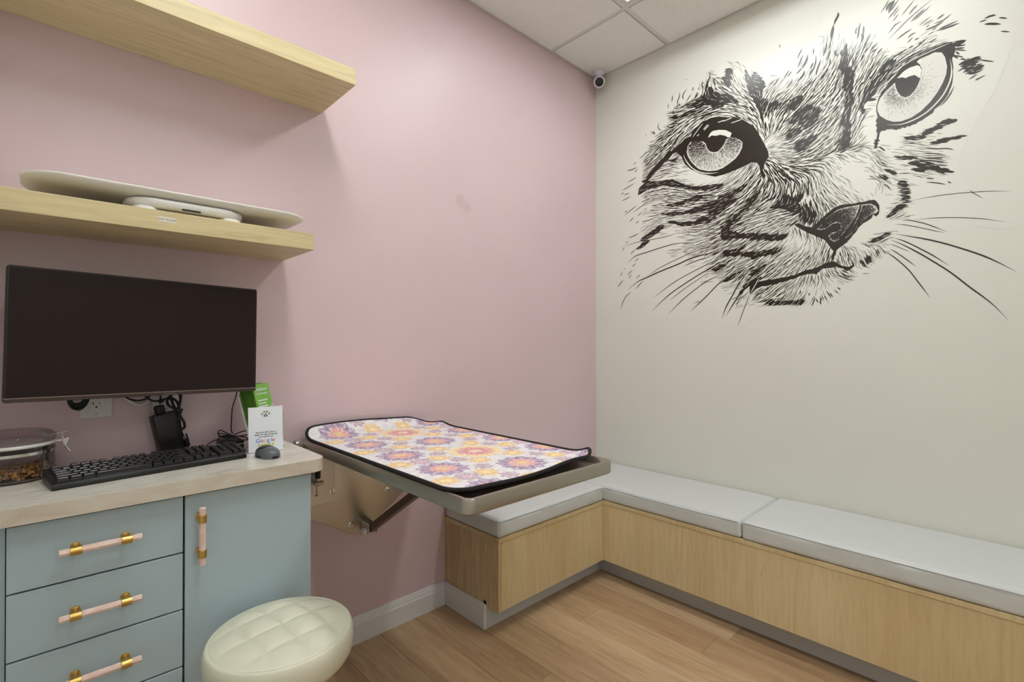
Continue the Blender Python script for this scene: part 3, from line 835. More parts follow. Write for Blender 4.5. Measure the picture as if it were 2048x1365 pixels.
cable('cable_bundle', 'black cable bundle tied beside the power adapter', [
    [(-2.1163, -0.050, 0.9498), (-2.1250, -0.050, 0.9742), (-2.1312, -0.050, 0.9981), (-2.1337, -0.050, 1.0203)], [(-2.1110, -0.055, 0.9498), (-2.1073, -0.055, 0.9746), (-2.1049, -0.055, 0.9966), (-2.1099, -0.055, 1.0191)],
    [(-2.1191, -0.052, 0.9562), (-2.1338, -0.052, 0.9663), (-2.1387, -0.052, 0.9813), (-2.1290, -0.052, 0.9879), (-2.1167, -0.052, 0.9796), (-2.1105, -0.052, 0.9643), (-2.1130, -0.052, 0.9527)],
    [(-2.1127, -0.058, 0.9503), (-2.1052, -0.058, 0.9304), (-2.0977, -0.058, 0.9148), (-2.0964, -0.058, 0.8998), (-2.1051, -0.058, 0.8949), (-2.1138, -0.058, 0.9033), (-2.1163, -0.058, 0.9198), (-2.1102, -0.058, 0.9265), (-2.1127, -0.058, 0.9473)],
    [(-2.1122, -0.055, 0.9529), (-2.1061, -0.055, 0.9819), (-2.1111, -0.055, 1.0045), (-2.1198, -0.055, 1.0198)]], .0036)
bm = bmesh.new(); tube(bm, [(-2.1217, -0.053, 0.9536), (-2.1019, -0.053, 0.9473)], .0075, 10); tag(obj('cable_tie', bm, M_BLACKM, None, 'auto'), 'black tie holding the cable bundle by the power adapter', 'cable tie')
cable('mains_cable', 'black cord sagging under the monitor into the adapter plug', [[(-2.2419, -0.050, 1.0061), (-2.2265, -0.050, 0.9938), (-2.2074, -0.050, 0.9867), (-2.1880, -0.050, 0.9908), (-2.1753, -0.050, 1.0013)], [(-2.1933, -0.055, 1.0030), (-2.1817, -0.055, 0.9893), (-2.1654, -0.055, 0.9823), (-2.1440, -0.055, 0.9864), (-2.1259, -0.055, 0.9981)], [(-2.1528, -0.050, 0.9765), (-2.1541, -0.050, 0.9925), (-2.1541, -0.050, 1.0143)]], .0026)
bm = bmesh.new(); tube(bm, [(-2.1590, -0.052, 0.9786), (-2.1484, -0.052, 0.9850)], .0065, 10); tag(obj('cord_plug', bm, M_BLACKM, None, 'auto'), 'black cord connector just above the power adapter', 'plug')
cable('cable_coil', 'black coiled cable hanging below the monitor left of the outlet', [
    [(-2.3481, -0.040, 1.0130), (-2.3510, -0.040, 0.9961), (-2.3451, -0.040, 0.9797), (-2.3351, -0.040, 0.9735), (-2.3231, -0.040, 0.9778), (-2.3150, -0.040, 0.9905), (-2.3110, -0.040, 1.0104)],
    [(-2.3424, -0.045, 1.0130), (-2.3472, -0.045, 0.9975), (-2.3423, -0.045, 0.9852), (-2.3333, -0.045, 0.9805), (-2.3223, -0.045, 0.9875), (-2.3173, -0.045, 1.0005), (-2.3174, -0.045, 1.0139)],
    [(-2.3455, -0.050, 1.0162), (-2.3494, -0.050, 1.0021), (-2.3425, -0.050, 0.9897), (-2.3296, -0.050, 0.9886), (-2.3216, -0.050, 0.9985), (-2.3196, -0.050, 1.0144)],
    [(-2.3500, -0.035, 1.0154), (-2.3509, -0.035, 0.9917), (-2.3389, -0.035, 0.9747), (-2.3249, -0.035, 0.9748), (-2.3128, -0.035, 0.9966), (-2.3087, -0.035, 1.0152)]], .0034)
cable('white_cable', 'white cable looping under the monitor between the outlets', [(-2.2437, -0.020, 1.0068), (-2.2257, -0.020, 0.9871), (-2.2098, -0.020, 0.9743), (-2.1948, -0.020, 0.9702), (-2.1796, -0.020, 0.9790), (-2.1702, -0.020, 0.9958)], .0028, M_WPLAST)
cable('signal_cable', 'thin black cable dropping from the monitor to the coil on the box', [(-1.9565, -0.070, 1.0107), (-1.9621, -0.070, 0.9828), (-1.9718, -0.070, 0.9491), (-1.9745, -0.070, 0.9103), (-1.9758, -0.070, 0.8824), (-1.9716, -0.070, 0.8663)], .0017)
cable('usb_cable_coil', 'black butterfly of coiled cable lying on the black box', [
    [(-1.9715, -0.075, 0.8607), (-1.9909, -0.075, 0.8725), (-2.0059, -0.075, 0.8820), (-2.0127, -0.075, 0.8752), (-2.0072, -0.075, 0.8653), (-1.9909, -0.075, 0.8601), (-1.9715, -0.075, 0.8607)],
    [(-1.9727, -0.080, 0.8615), (-1.9962, -0.080, 0.8692), (-2.0097, -0.080, 0.8740), (-2.0124, -0.080, 0.8682), (-2.0002, -0.080, 0.8590), (-1.9727, -0.080, 0.8600)],
    [(-1.9732, -0.082, 0.8603), (-1.9980, -0.082, 0.8651), (-2.0115, -0.082, 0.8623), (-2.0101, -0.082, 0.8529), (-1.9925, -0.082, 0.8521), (-1.9732, -0.082, 0.8588)],
    [(-1.9727, -0.080, 0.8615), (-1.9559, -0.080, 0.8688), (-1.9388, -0.080, 0.8729), (-1.9286, -0.080, 0.8653), (-1.9387, -0.080, 0.8587), (-1.9615, -0.080, 0.8585)],
    [(-1.9735, -0.083, 0.8605), (-1.9538, -0.083, 0.8579), (-1.9366, -0.083, 0.8510), (-1.9309, -0.083, 0.8439), (-1.9481, -0.083, 0.8462), (-1.9734, -0.083, 0.8589)],
    [(-1.9795, -0.085, 0.8600), (-1.9987, -0.085, 0.8518), (-2.0095, -0.085, 0.8456), (-1.9932, -0.085, 0.8465), (-1.9684, -0.085, 0.8570)]], .0017, sm=7)
cable('keyboard_cable', 'thin black cable curving from the keyboard back to the coil', [(-2.0095, -0.085, 0.8578), (-2.0255, -0.085, 0.8539), (-2.0413, -0.085, 0.8456), (-2.0478, -0.085, 0.8345), (-2.0451, -0.085, 0.8251)], .0017)
t = thing('mini_computer', 'flat black box with silver stripe standing behind the card holder', 'computer', (-1.95, -.07, .8203))
obj('case', B(-2.006, -1.946, -.10, -.022, .8205, .8485, .003, 2), M_BLACK, t, 'auto')
obj('stripe', B(-2.0055, -1.9465, -.1008, -.0995, .8365, .8385), M_WGREY, t)
bm = bmesh.new(); tube(bm, [(-2.0075, -.085, .835), (-2.03, -.087, .834), (-2.042, -.088, .833)], [.0045, .005, .002], 10)
t2 = tag(obj('usb_stick', bm, M_BLACK, None, 'auto'), 'small black usb stick in the side of the black box', 'usb stick')

# ================================================================ keyboard
KA = math.atan2(.053, .408)
KM = Matrix.Translation((-2.386, -.2935, .8203)) @ Matrix.Rotation(KA, 4, 'Z') @ Matrix.Diagonal((.955, .83, 1, 1))
KL, KD = .432, .146
t = thing('keyboard', 'black full size keyboard on the worktop below the monitor', 'keyboard', (-2.19, -.2, .8203))
bm = bmesh.new()
prof = [(0, .002), (0.002, .0), (KD-.002, 0), (KD, .003), (KD, .026), (KD-.004, .0295), (KD-.02, .029), (.012, .016), (.004, .014), (0, .009)]
prism(bm, prof, lambda y, z: (0, y, z), lambda y, z: (KL, y, z), .003, 2); bm.transform(KM)
obj('case', bm, M_BLACK, t, 'auto')
km = bmesh.new()
for z, s in ((0, 1), (.0075, .70)):
    pass
def key_mesh(w, d):
    b2 = bmesh.new(); lo = [b2.verts.new((u*w/2*.96, v*d/2*.96, 0)) for u, v in ((-1,-1),(1,-1),(1,1),(-1,1))]
    hi = [b2.verts.new((u*(w/2*.96-.0026), v*(d/2*.96-.0026)+.0008, .0082)) for u, v in ((-1,-1),(1,-1),(1,1),(-1,1))]
    b2.faces.new(hi); 
    for i in range(4): b2.faces.new((lo[i], lo[(i+1) % 4], hi[(i+1) % 4], hi[i]))
    bmesh.ops.bevel(b2, geom=[e for e in b2.edges if all(v in hi for v in e.verts)], offset=.0008, segments=1, affect='EDGES')
    me = bpy.data.meshes.new('key'); b2.to_mesh(me); b2.free(); me.materials.append(M_KEY); return me
KC = {}
slope = math.atan2(.013, KD-.032)
def key(x, y, w=1, d=1):
    u = .0190
    if (w, d) not in KC: KC[(w, d)] = key_mesh(w*u, d*u)
    zz = .0155+(y-.012)*math.tan(slope)
    Mk = KM @ Matrix.Translation((x, y, zz)) @ Matrix.Rotation(slope, 4, 'X')
    o = bpy.data.objects.new('key', KC[(w, d)]); COL.objects.link(o); o.parent = t
    Mk = Matrix.Translation(-WL[t.name]) @ Mk
    o.matrix_local = Mk
u = .0190; kx0 = .010; ky0 = .0225
def row(y, ws, x=0):
    for w_ in ws:
        if w_ > 0: key(kx0+(x+w_/2)*u, y, w_)
        x += abs(w_)
row(ky0, [1.25, 1.25, 1.25, 6.25, 1.25, 1.25, 1.25, 1.25])
row(ky0+u, [2.25]+[1]*10+[2.75]); row(ky0+2*u, [1.75]+[1]*11+[2.25]); row(ky0+3*u, [1.5]+[1]*12+[1.5]); row(ky0+4*u, [1]*13+[2])
row(ky0+5.25*u, [1, -1, 1, 1, 1, 1, -.5, 1, 1, 1, 1, -.5, 1, 1, 1, 1])
row(ky0, [1, 1, 1], 15.22); row(ky0+u, [1], 16.22)
for j in (3, 4): row(ky0+j*u, [1, 1, 1], 15.22)
row(ky0+5.25*u, [1, 1, 1], 15.22)
row(ky0, [2, 1], 18.45)
for j in (1, 2, 3): row(ky0+j*u, [1, 1, 1], 18.45)
row(ky0+4*u, [1, 1, 1, 1], 18.45)
key(kx0+(21.45+.5)*u, ky0+.5*u, 1, 2); key(kx0+(21.45+.5)*u, ky0+2.5*u, 1, 2)
b2 = bmesh.new(); box(b2, kx0+19.4*u, kx0+20.6*u, KD-.012, KD-.009, .0288, .0296); b2.transform(KM); obj('logo_plate', b2, M_WGREY, t)

# ================================================================ mouse
t = thing('computer_mouse', 'small black and grey wireless mouse in front of the white sign card', 'mouse', (-1.928, -.265, .8203))
def mouse_shell(f0, f1, s=1):
    bm = bmesh.new(); NX, NY = 24, 32; g = []
    for j in range(NY+1):
        a = -1+2*j/NY; row_ = []
        for i in range(NX+1):
            th = PI*i/NX
            wv = (max(0, 1-abs(a)**2.6))**.5
            x = -.0275*s*wv*math.cos(th); y = .047*s*a
            hgt = .031*(max(0, 1-abs(a*.97+.08)**2.4))**.6
            z = max(0, hgt*s)*math.sin(th)**.7
            row_.append(bm.verts.new((x, y, z)))
        g.append(row_)
    for j in range(NY):
        for i in range(NX):
            try: bm.faces.new((g[j][i], g[j+1][i], g[j+1][i+1], g[j][i+1]))
            except ValueError: pass
    bmesh.ops.remove_doubles(bm, verts=bm.verts[:], dist=1e-5)
    return bm
Mm = Matrix.Translation((-1.928, -.262, .8205)) @ Matrix.Rotation(R(9), 4, 'Z')
b2 = mouse_shell(0, 1); b2.transform(Mm); bmesh.ops.recalc_face_normals(b2, faces=b2.faces[:]); obj('shell', b2, mat('mouse_grey', (92, 99, 104), .3), t, True)
bm = bmesh.new(); ang = [2*PI*k/24 for k in range(24)]
prism(bm, [(.0285*math.cos(a), .0478*math.sin(a)) for a in ang], lambda x, y: (x, y, 0), lambda x, y: (x*.98, y*.98, .008), .001, 1); bm.transform(Mm); obj('base', bm, M_BLACK, t, 'auto')
b2 = mouse_shell(0, 1, .9); b2.transform(Mm @ Matrix.Translation((0, .006, .0045))); bmesh.ops.recalc_face_normals(b2, faces=b2.faces[:]); obj('top_cover', b2, M_BLACK, t, True)

# ================================================================ review sign card
t = thing('sign_card', 'white review card in a clear stand behind the mouse', 'sign', (-1.91, -.19, .8203))
pa, pb = Vector((-1.9575, -.1865, 0)), Vector((-1.8630, -.1965, 0))
cr = (pb-pa).normalized(); tilt = R(3); cu = Vector((0, math.sin(tilt), math.cos(tilt))); cw = (pb-pa).length; chh = .1345
def CM(u, v, off=0):
    M = facing_room((0, 0, 0), cr, cu); M.translation = pa+Vector((0, 0, .8212))+cr*u+cu*v+M.to_3x3() @ Vector((0, 0, off)); return M
b2 = bmesh.new(); box(b2, 0, cw, 0, chh, -.0035, 0, .0004, 1); b2.transform(CM(0, 0)); obj('card', b2, M_PAPER, t)
b2 = bmesh.new(); box(b2, .002, cw+.0035, .004, chh-.02, -.0065, -.004); box(b2, .002, cw, .0, .003, -.0085, -.004); b2.transform(CM(0, 0)); obj('clear_stand', b2, mat('clear_stand', (230, 232, 236), .1, Transmission_Weight=.9, IOR=1.2), t)
for body, v, sz in (('Scan the QR code to', .0585, .0066), ('make our day by leaving', .0520, .0066), ('us a review on', .0455, .0066)):
    obj('lettering', text(body, sz, CM(cw/2, v, .0003)), M_INK, t)
gx = [-.0245, -.0135, -.0045, .0045, .0128, .0185]; gc = [(66, 133, 244), (234, 67, 53), (251, 188, 5), (66, 133, 244), (52, 168, 83), (234, 67, 53)]
for ch_, ox, cc in zip('Google', gx, gc):
    obj('lettering', text(ch_, .0165, CM(cw/2+ox+.002, .0335, .0003)), mat('sign_%d_%d' % (cc[0], cc[1]), cc, .5), t)
def star(cx, cy, r):
    return [(cx+(r if k % 2 == 0 else r*.45)*math.sin(PI*k/5), cy+(r if k % 2 == 0 else r*.45)*math.cos(PI*k/5)) for k in range(10)]
for k in range(5):
    bm = bmesh.new(); prism(bm, star((k-2)*.0095, 0, .0048), lambda x, y: (x, y, 0), lambda x, y: (x, y, .0003)); bm.transform(CM(cw/2, .0205, .0001)); obj('star', bm, mat('star_yellow', (214, 208, 40), .5), t)
def ell(cx, cy, a_, b_, rot_=0, n_=20):
    return [(cx+a_*math.cos(q)*math.cos(rot_)-b_*math.sin(q)*math.sin(rot_), cy+a_*math.cos(q)*math.sin(rot_)+b_*math.sin(q)*math.cos(rot_)) for q in (2*PI*k/n_ for k in range(n_))]
def emblem(shape, rgb_, lift=.0003):
    bm = bmesh.new(); prism(bm, shape, lambda x, y: (x, y, 0), lambda x, y: (x, y, lift)); bm.transform(CM(cw/2, .113, .0001)); obj('paw_emblem', bm, mat('emblem_%d_%d_%d' % rgb_, rgb_, .5), t)
for (ex, ey, rt), c_ in (((-.0095, .0005, .5), (110, 122, 128)), ((-.0035, .0065, .15), (92, 108, 122)), ((.0038, .0065, -.15), (92, 108, 122)), ((.0098, .0005, -.5), (110, 122, 128))):
    emblem(ell(ex, ey, .0027, .0036, rt), c_); emblem(ell(ex, ey+.0004, .0016, .0022, rt), (196, 190, 96), .0005)
emblem([(-.0062, -.0075), (-.0045, -.0035), (0, .0012), (.0045, -.0035), (.0062, -.0075), (.003, -.0085), (0, -.0075), (-.003, -.0085)], (84, 92, 104))
emblem(ell(0, -.0055, .0017, .0024), (226, 214, 216), .0005)

# ================================================================ brochure holder
HM = Matrix.Translation((-1.884, -.126, .8203)) @ Matrix.Rotation(R(45), 4, 'Z')
t = thing('brochure_holder', 'white leaflet stand packed with green brochures behind the sign card', 'holder', (-1.884, -.126, .8203))
def lean(z): return z*.25
def HB(x0, x1, y0, y1, z0, z1):
    bm = bmesh.new()
    prism(bm, [(y0+lean(z0), z0), (y1+lean(z0), z0), (y1+lean(z1), z1), (y0+lean(z1), z1)], lambda y, z: (x0, y, z), lambda y, z: (x1, y, z)); bm.transform(HM); return bm
hw = .0495
obj('base', HB(-hw, hw, -.027, .027, .0002, .003), M_WPLAST, t)
obj('front_panel', HB(-hw, hw, -.027, -.0245, .0032, .074), M_WPLAST, t)
obj('back_panel', HB(-hw, hw, .0245, .027, .0032, .17), M_WPLAST, t)
obj('side_panel', HB(-hw, -hw+.002, -.0243, .0243, .0032, .072), M_WPLAST, t)
obj('side_panel', HB(hw-.002, hw, -.0243, .0243, .0032, .072), M_WPLAST, t)
def leaflet(y, label, grp, front=False, top=.2):
    p = HM @ Vector((0, y, .004))
    t = thing('brochure', label, 'brochure', p, grp)
    obj('cover', HB(-hw+.004, hw-.004, y, y+.0032, .0036, top), M_GREEN if front else M_GREEND, t)
    if front:
        ny = Vector((0, .25, 1)).normalized()
        def LM(x, z): return HM @ facing_room((x, y+lean(z)-.0006, z), (1, 0, 0), ny)
        for body, z, s_ in (('Healthcare', .184, .0150), ('by Subscription', .171, .0105)):
            obj('lettering', text(body, s_, LM(-.002, z)), M_PAPER, t)
        for k, l_ in enumerate((.055, .045, .052, .036)):
            b2 = bmesh.new(); box(b2, -l_/2, l_/2, -.0016, .0016, 0, .0002); b2.transform(LM(-.036+l_/2, .150-.009*k)); obj('text_line', b2, M_PAPER, t)
        bm = bmesh.new(); prism(bm, [(-.02, .09), (hw-.0042, .09), (hw-.0042, .138)], lambda x, z: (x, y+lean(z)-.0008, z), lambda x, z: (x, y+lean(z)-.0001, z)); bm.transform(HM); obj('cover_photo', bm, mat('leaflet_photo', (196, 186, 178), .5), t)
leaflet(-.0235, 'light green front brochure with white print in the leaflet stand', 'green brochures', True)
for k in range(8): leaflet(-.0188+k*.0053, 'dark green brochure edge packed behind the front leaflet in the stand', 'green brochures', top=.2-.003*(k % 3))

# ================================================================ treat jar
JX, JY, JR = -2.4555, -.092, .0785
t = thing('treat_jar', 'clear acrylic jar with clamp lid holding brown treats on the worktop', 'jar', (JX, JY, .8203))
bm = bmesh.new(); lathe(bm, [(0, .8205), (JR-.004, .8205), (JR, .8255), (JR, .901), (JR-.0025, .901), (JR-.0025, .828), (JR-.006, .8245), (0, .8245)], (JX, JY, 0), seg=56)
obj('body', bm, M_ACRYL, t, 'auto')
bm = bmesh.new(); lathe(bm, [(JR-.004, .9012), (JR+.001, .9012), (JR+.0025, .905), (JR+.001, .9092), (JR-.004, .9092)], (JX, JY, 0), seg=56); obj('seal_ring', bm, M_WPLAST, t, True)
bm = bmesh.new(); lathe(bm, [(0, .9095), (JR, .9095), (JR+.002, .916), (JR, .925), (JR-.008, .9325), (JR-.02, .936), (0, .9375)], (JX, JY, 0), seg=56); obj('lid', bm, M_ACRYL, t, 'auto')
bm = bmesh.new()
for s in (-1, 1):
    pass
a_ = [(JX+(JR+.0012)*math.cos(q), JY+(JR+.0012)*math.sin(q), .887) for q in (2*PI*k/56 for k in range(56))]
lathe(bm, [(JR+.0002, .8835), (JR+.0016, .8835), (JR+.0016, .8905), (JR+.0002, .8905)], (JX, JY, 0), seg=56)
obj('clamp_band', bm, M_CHROME, t, 'auto')
bm = bmesh.new(); jx = JX+JR
tube(bm, [(jx-.012, JY, .9215), (jx+.004, JY, .922), (jx+.012, JY, .9225), (jx+.021, JY, .9255)], .0012, 6)
tube(bm, [(jx+.012, JY-.001, .9225), (jx+.0145, JY-.002, .899)], .0014, 6)
box(bm, jx+.001, jx+.013, JY-.004, JY+.004, .902, .906)
prism(bm, [(jx+.011, .907), (jx+.026, .909), (jx+.0195, .891), (jx+.0155, .892)], lambda x, z: (x, JY-.004, z), lambda x, z: (x, JY+.004, z))
tube(bm, [(jx+.0175, JY, .891), (jx+.0185, JY, .887), (jx+.0265, JY, .873)], [.002, .0022, .0028], 8)
obj('clamp', bm, M_CHROME, t)
bm = bmesh.new(); rk = random.Random(11)
for k in range(330):
    rr = (JR-.0085)*rk.random()**.5; a = rk.uniform(0, 2*PI)
    x, y = rr*math.cos(a), rr*math.sin(a)
    top = .011+.012*max(0, x/JR)+.004*rk.random()+.006*max(0, 1-abs((x-.02)/.05))
    z = .8285+top*rk.random()
    b2 = bmesh.new(); bmesh.ops.create_icosphere(b2, subdivisions=1, radius=.0048)
    b2.transform(Matrix.Translation((JX+x, JY+y, z)) @ Matrix.Rotation(rk.uniform(0, 6), 4, Vector((rk.random(), rk.random(), rk.random()+.1))) @ Matrix.Diagonal((1, .9, .55, 1))); merge(bm, b2)
M_KIB2 = M_KIB
nt, b = nodes(M_KIB); v = coords(nt); nt.links.new(ramp(nt, noise(nt, v, 70, 2), [(.35, (150, 112, 72)), (.5, (190, 150, 95)), (.62, (226, 166, 72))]), b.inputs['Base Color'])
tag(obj('pet_treats', bm, M_KIB, None, True), 'brown and orange pet treats filling the bottom of the jar', 'pet treats', kind='stuff')

# ================================================================ pet scale
t = thing('pet_scale', 'white pet scale with a wide shallow tray lying on the lower shelf', 'scale', (-2.12, -.15, 1.4856))
bm = bmesh.new(); cx, cy = -2.124, -.150; loops = []
for w_, d_, r, z in ((0.3932, 0.12, 0.05, 1.52), (0.4915, 0.165, 0.06, 1.5203), (0.5751, 0.212, 0.072, 1.5227), (0.6144, 0.238, 0.08, 1.5273), (0.6311, 0.2485, 0.085, 1.5327), (0.637, 0.2515, 0.0865, 1.536), (0.636, 0.2505, 0.086, 1.538), (0.6301, 0.246, 0.084, 1.5378), (0.6213, 0.24, 0.08, 1.533), (0.5898, 0.22, 0.075, 1.527), (0.4915, 0.16, 0.06, 1.5245), (0.3932, 0.11, 0.045, 1.524)):
    loops.append([bm.verts.new((cx+u_, cy+v_, z)) for u_, v_ in rrect(w_, d_, r, 14)])
n = len(loops[0])
for A, Bq in zip(loops, loops[1:]):
    for k in range(n): bm.faces.new((A[k], A[(k+1) % n], Bq[(k+1) % n], Bq[k]))
bm.faces.new(loops[0][::-1]); bm.faces.new(loops[-1]); bmesh.ops.recalc_face_normals(bm, faces=bm.faces[:])
obj('tray', bm, mat('scale_cream', (229, 227, 220), .32), t, True)
bm = bmesh.new(); loops = []; bx, by = -2.1185, -.158
for w_, d_, r, z in ((.235, .185, .05, 1.4955), (.252, .198, .055, 1.4965), (.264, .206, .058, 1.5005), (.270, .21, .06, 1.507), (.271, .211, .06, 1.511), (.268, .209, .058, 1.5165), (.25, .196, .052, 1.5197)):
    loops.append([bm.verts.new((bx+u_, by+v_, z)) for u_, v_ in rrect(w_, d_, r, 10)])
n = len(loops[0])
for A, Bq in zip(loops, loops[1:]):
    for k in range(n): bm.faces.new((A[k], A[(k+1) % n], Bq[(k+1) % n], Bq[k]))
bm.faces.new(loops[0][::-1]); bm.faces.new(loops[-1]); bmesh.ops.recalc_face_normals(bm, faces=bm.faces[:])
base = obj('base', bm, M_WPLAST, t, True)
obj('display', B(-2.139, -2.097, -.2618, -.2575, 1.4972, 1.5012), M_BLACK, t)
for fx in (-2.215, -2.022):
    for fy in (-.237, -.085):
        bm = bmesh.new(); lathe(bm, [(.024, 1.4856), (.027, 1.488), (.026, 1.4954), (0, 1.4954)], (fx, fy, 0), seg=28); obj('foot', bm, M_WPLAST, t, 'auto')

# ================================================================ security camera in the ceiling corner
t = thing('security_camera', 'small white security camera with black lens in the ceiling corner', 'camera', (-.07, -.07, 2.62))
bm = bmesh.new(); lathe(bm, [(0, 2.7335), (.028, 2.7335), (.030, 2.729), (.028, 2.722), (.018, 2.715), (.016, 2.700), (.016, 2.69), (0, 2.69)], (-.058, -.066, 0), seg=28)
mount = obj('mount', bm, mat('camera_white', (224, 222, 232), .35), t, True)
fwd = (Vector((-2.0, -1.6, 1.45))-Vector((-.066, -.072, 2.672))).normalized()
Mq = Vector((0, 0, 1)).rotation_difference(fwd).to_matrix().to_4x4()
bm = bmesh.new(); lathe(bm, [(0, -.034), (.014, -.031), (.026, -.020), (.032, -.004), (.0335, .012), (.031, .027), (.0275, .034), (.025, .036), (0, .036)], (-.066, -.072, 2.670), seg=32, M=Mq)
obj('housing', bm, MATS['camera_white'], t, True)
bm = bmesh.new(); lathe(bm, [(0, .0362), (.0238, .0362), (.0238, .0375), (.012, .0385), (0, .0385)], (-.066, -.072, 2.670), seg=32, M=Mq)
obj('lens', bm, mat('lens_black', (14, 10, 8), .2), t, 'auto')

